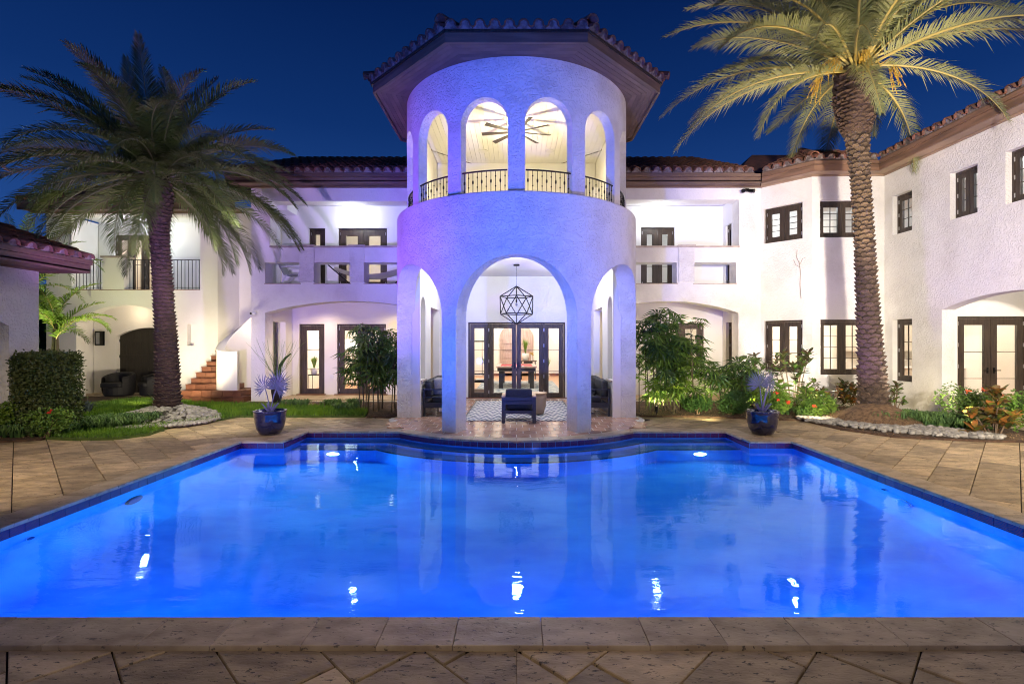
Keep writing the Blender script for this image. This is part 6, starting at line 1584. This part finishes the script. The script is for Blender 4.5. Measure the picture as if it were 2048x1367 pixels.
# glazed pots with silver fan palms
def pot(x, y, label, plabel, seed, tall):
    t = thing('glazed_pot', label, 'plant pot', (x, y, -.018), 'dark blue glazed pots at the pool corners')
    MB().lathe([(.15, 0), (.19, .015), (.245, .12), (.275, .25), (.285, .36), (.287, .42), (.30, .435), (.30, .455), (.275, .46), (.262, .43), (.25, .38)], (x, y, -.018), 40).build('bowl', 'pot_glaze', t, smooth=True)
    MB().cyl((x, y, .33), (x, y, .36), .25, .25, 24).build('potting_soil', 'soil', t)
    rn_ = random.Random(seed); p = thing('fan_palm', plabel, 'fan palm', (x, y, .36), 'young silver fan palms in blue pots')
    s = MB()
    for k in range(9):
        a = k*2.4; s.tube([(x, y, .36), (x+.05*math.cos(a), y+.05*math.sin(a), .44), (x+.16*math.cos(a), y+.16*math.sin(a), .58)], [.022, .02, .004], 4)
    s.cyl((x, y, .36), (x, y, .50), .05, .035, 10); s.build('leaf_stubs', 'leaf_silver', p)
    for k, (a, h, rd, ty) in enumerate(tall):
        tip = Vector((x+rd*math.cos(a), y+rd*math.sin(a), h)); b = MB(); b.tube([(x, y, .42), Vector((x, y, .42)).lerp(tip, .55)+Vector((0, 0, .05)), tip], [.013, .010, .009], 5); b.build('leaf_stalk', 'leaf_silver', p)
        me = fan_mesh(22, .34, .011, 'leaf_silver', 118, .02, seed+k)
        mx = Matrix.Translation(tip) @ Matrix.Rotation(R((-15, 30, 65)[k]), 4, 'Z') @ Matrix.Rotation(R(90), 4, 'X') @ Matrix.Rotation(R(ty), 4, 'Z'); inst('leaf', me, p, mx)
    return t
pot(-4.74, 9.62, 'dark blue glazed pot on the deck at the left pool corner', 'purple lit fan palm in the left blue pot', 5, [(R(180), .86, .10, 118), (R(10), .92, .13, 78), (R(0), .84, .12, 50)])
pot(4.72, 9.60, 'dark blue glazed pot on the deck at the right pool corner', 'purple lit fan palm in the right blue pot', 9, [(R(170), .92, .05, 100), (R(10), .93, .12, 72), (R(10), .85, .14, 45)])
# planter inside the left arcade
ap = thing('tall_planter', 'tall dark planter with sparse cactus and twigs in the left arcade opening', 'planter', (-6.95, 14.9, 0))
MB().lathe([(.11, 0), (.16, .35), (.19, .72), (.17, .72), (.16, .66)], (-6.85, 14.3, .0), 20).build('pot', 'pot_black', ap, smooth=True)
b = MB()
for i in range(26):
    p = Vector((-6.85, 14.3, .7)); d = Vector((random.gauss(0, .12), random.gauss(0, .1), .3)); pts = [p]
    for k in range(4): p = p+d*random.uniform(.7, 1.1)+Vector((random.gauss(0, .04), random.gauss(0, .04), 0)); pts.append(p)
    b.tube(pts, [.006, .005, .004, .003, .002], 3)
b.build('twigs', 'leaf_mid', ap); MB().tube([(-6.8, 14.3, .7), (-6.75, 14.3, 1.1), (-6.6, 14.3, 1.3), (-6.45, 14.3, 1.42)], [.03, .04, .035, .02], 6).build('cactus_arm', 'leaf_dark', ap, smooth=True)
# areca palms behind the cabana
def areca(label, loc, h, n, L, m='leaf_lime', lean=0, seed=1):
    t = thing('areca_palm', label, 'palm bush', loc); rn_ = random.Random(seed)
    ms = [frond_mesh(L, 75, 10, 30, .34, [m, 'rachis'], .3, 1.5, seed+1, rr=.012), frond_mesh(L, 60, -30, 30, .34, [m, 'rachis'], .4, 1.5, seed+2, rr=.012), frond_mesh(L, 40, -60, 30, .34, [m, 'rachis'], .4, 1.5, seed+3, rr=.012)]
    b = MB()
    for k in range(5): MB().tube([(loc[0]+rn_.gauss(0, .12), loc[1]+rn_.gauss(0, .12), 0), (loc[0]+rn_.gauss(0, .05), loc[1], h)], [.04, .03], 6).build('cane', 'cane', t)
    for i in range(n): inst('frond', ms[i % 3], t, Matrix.Translation((loc[0], loc[1], h*rn_.uniform(.75, 1.02))) @ Matrix.Rotation(i*2.4+rn_.gauss(0, .2), 4, 'Z') @ Matrix.Rotation(rn_.gauss(0, .15), 4, 'X'))
areca('bright green areca palm between the cabana and the left wing', (-11.9, 12.9, 0), 2.3, 16, 1.5, seed=4)
areca('taller areca palm behind the cabana roof, lower fronds lit', (-13.6, 13.8, 0), 3.9, 20, 2.0, seed=14)
areca('dark areca palm at the far left behind the cabana roof', (-16.6, 16.5, 0), 4.2, 20, 2.2, 'leaf_dark', seed=24)
spot('garden_spot_light', (-12.3, 12.2, .3), (-12.2, 13.4, 3.4), 420, (.95, 1, .45), 90, .6, .05)
bush('background_tree', 'dark leafy tree mass behind the left wing and cabana', 'tree', (-18.5, 19.0), (3.2, 1.2, 2.6), 9000, .22, 'leaf_dark')
bush('background_tree', 'dark leafy shrub filling the gap beside the left wing', 'tree', (-15.6, 15.2), (.9, .7, 1.5), 5000, .14, 'leaf_dark')
# garden spotlights
spot('garden_spot_light', (3.7, 12.75, .12), (3.75, 12.7, 2.2), 170, (1, .88, .40), 130, .7, .04)
spot('garden_spot_light', (4.9, 12.75, .12), (4.9, 12.6, 1.6), 60, (1, .88, .45), 130, .7, .04)
spot('garden_spot_light', (7.3, 12.3, .10), (7.4, 12.5, 1.6), 60, (1, .85, .5), 130, .7, .04)
spot('garden_spot_light', (4.4, 10.9, .15), (4.2, 13.0, 1.0), 150, (1, .86, .45), 110, .7, .05)  # fill added in front of the bed to brighten the leaves
spot('garden_spot_light', (6.5, 10.6, .25), (7.0, 12.8, .9), 120, (1, .82, .5), 120, .7, .05)  # another added fill, brightens the crotons from the front
spot('garden_spot_light', (9.4, 8.6, .8), (8.7, 10.0, .3), 60, (1, .84, .5), 120, .7, .1)
def gspot(x, y, tgt, p, label, col=(1, .82, .5), deg=75, vis=True):
    if vis:
        t = thing('garden_spotlight', label, 'spotlight', (x, y, 0), 'ground spotlights in the right bed')
        MB().cyl((x, y, 0), (x, y, .10), .012, .012, 6).build('spike', 'metal_black', t); d = (Vector(tgt)-Vector((x, y, .14))).normalized(); c_ = Vector((x, y, .14))
        MB().cyl(c_-d*.06, c_+d*.05, .035, .05, 12).build('housing', 'metal_black', t); MB().cyl(c_+d*.045, c_+d*.055, .042, .042, 12).build('lamp', 'lamp_spot', t)
    spot('garden_spot_light', Vector((x, y, .14))+(Vector(tgt)-Vector((x, y, .14))).normalized()*.10, tgt, p, col, deg, .5, .03)
gspot(3.35, 11.98, (3.7, 13.2, 1.8), 110, 'lit ground spotlight at the foot of the tall lady palm', deg=110)
gspot(6.35, 12.3, (7.6, 14.1, 2.2), 150, 'lit ground spotlight under the tall dark crotons', (1, .88, .7), deg=95)
gspot(5.75, 12.2, (5.9, 13.6, 1.2), 70, 'lit ground spotlight behind the blue pot', deg=110)
gspot(9.0, 11.3, (9.3, 12.6, .8), 30, 'lit ground spotlight in the border grass right of the palm mound', (1, .8, .35), deg=110)
spot('garden_spot_light', (6.3, 9.2, .12), (6.8, 11, 8.6), 4200, (1, .80, .42), 44, .6, .05)
spot('garden_spot_light', (8.6, 9.4, .12), (8.2, 11, 8.4), 2400, (1, .82, .50), 48, .6, .05)
spot('garden_spot_light', (9.3, 10.6, .12), (7.7, 11, 2.6), 420, (1, .82, .60), 80, .6, .05)
spot('garden_spot_light', (6.2, 9.6, .12), (7.75, 11, 4.0), 330, (.42, .20, 1), 90, .6, .05)
spot('garden_spot_light', (-6.4, 12.9, .12), (-8.0, 11.6, 5.6), 360, (1, .90, .40), 64, .6, .05)
spot('garden_spot_light', (-5.6, 7.4, .3), (-8.3, 11.4, 5.4), 1300, (.62, .30, 1), 54, .6, .1)
spot('garden_spot_light', (-8.8, 13.2, .3), (-10.2, 15.9, 3.2), 60, (1, .85, .6), 120, .6, .1)
spot('pot_fill', (-3.4, 5.6, .6), (-4.74, 9.6, .95), 620, (.34, .10, 1), 17, .6, .04)  # narrow fill added to turn the left potted palm violet
spot('pot_fill', (3.4, 5.6, .6), (4.72, 9.6, .95), 620, (.34, .10, 1), 17, .6, .04)  # same added fill for the right potted palm
bpy.context.view_layer.update()
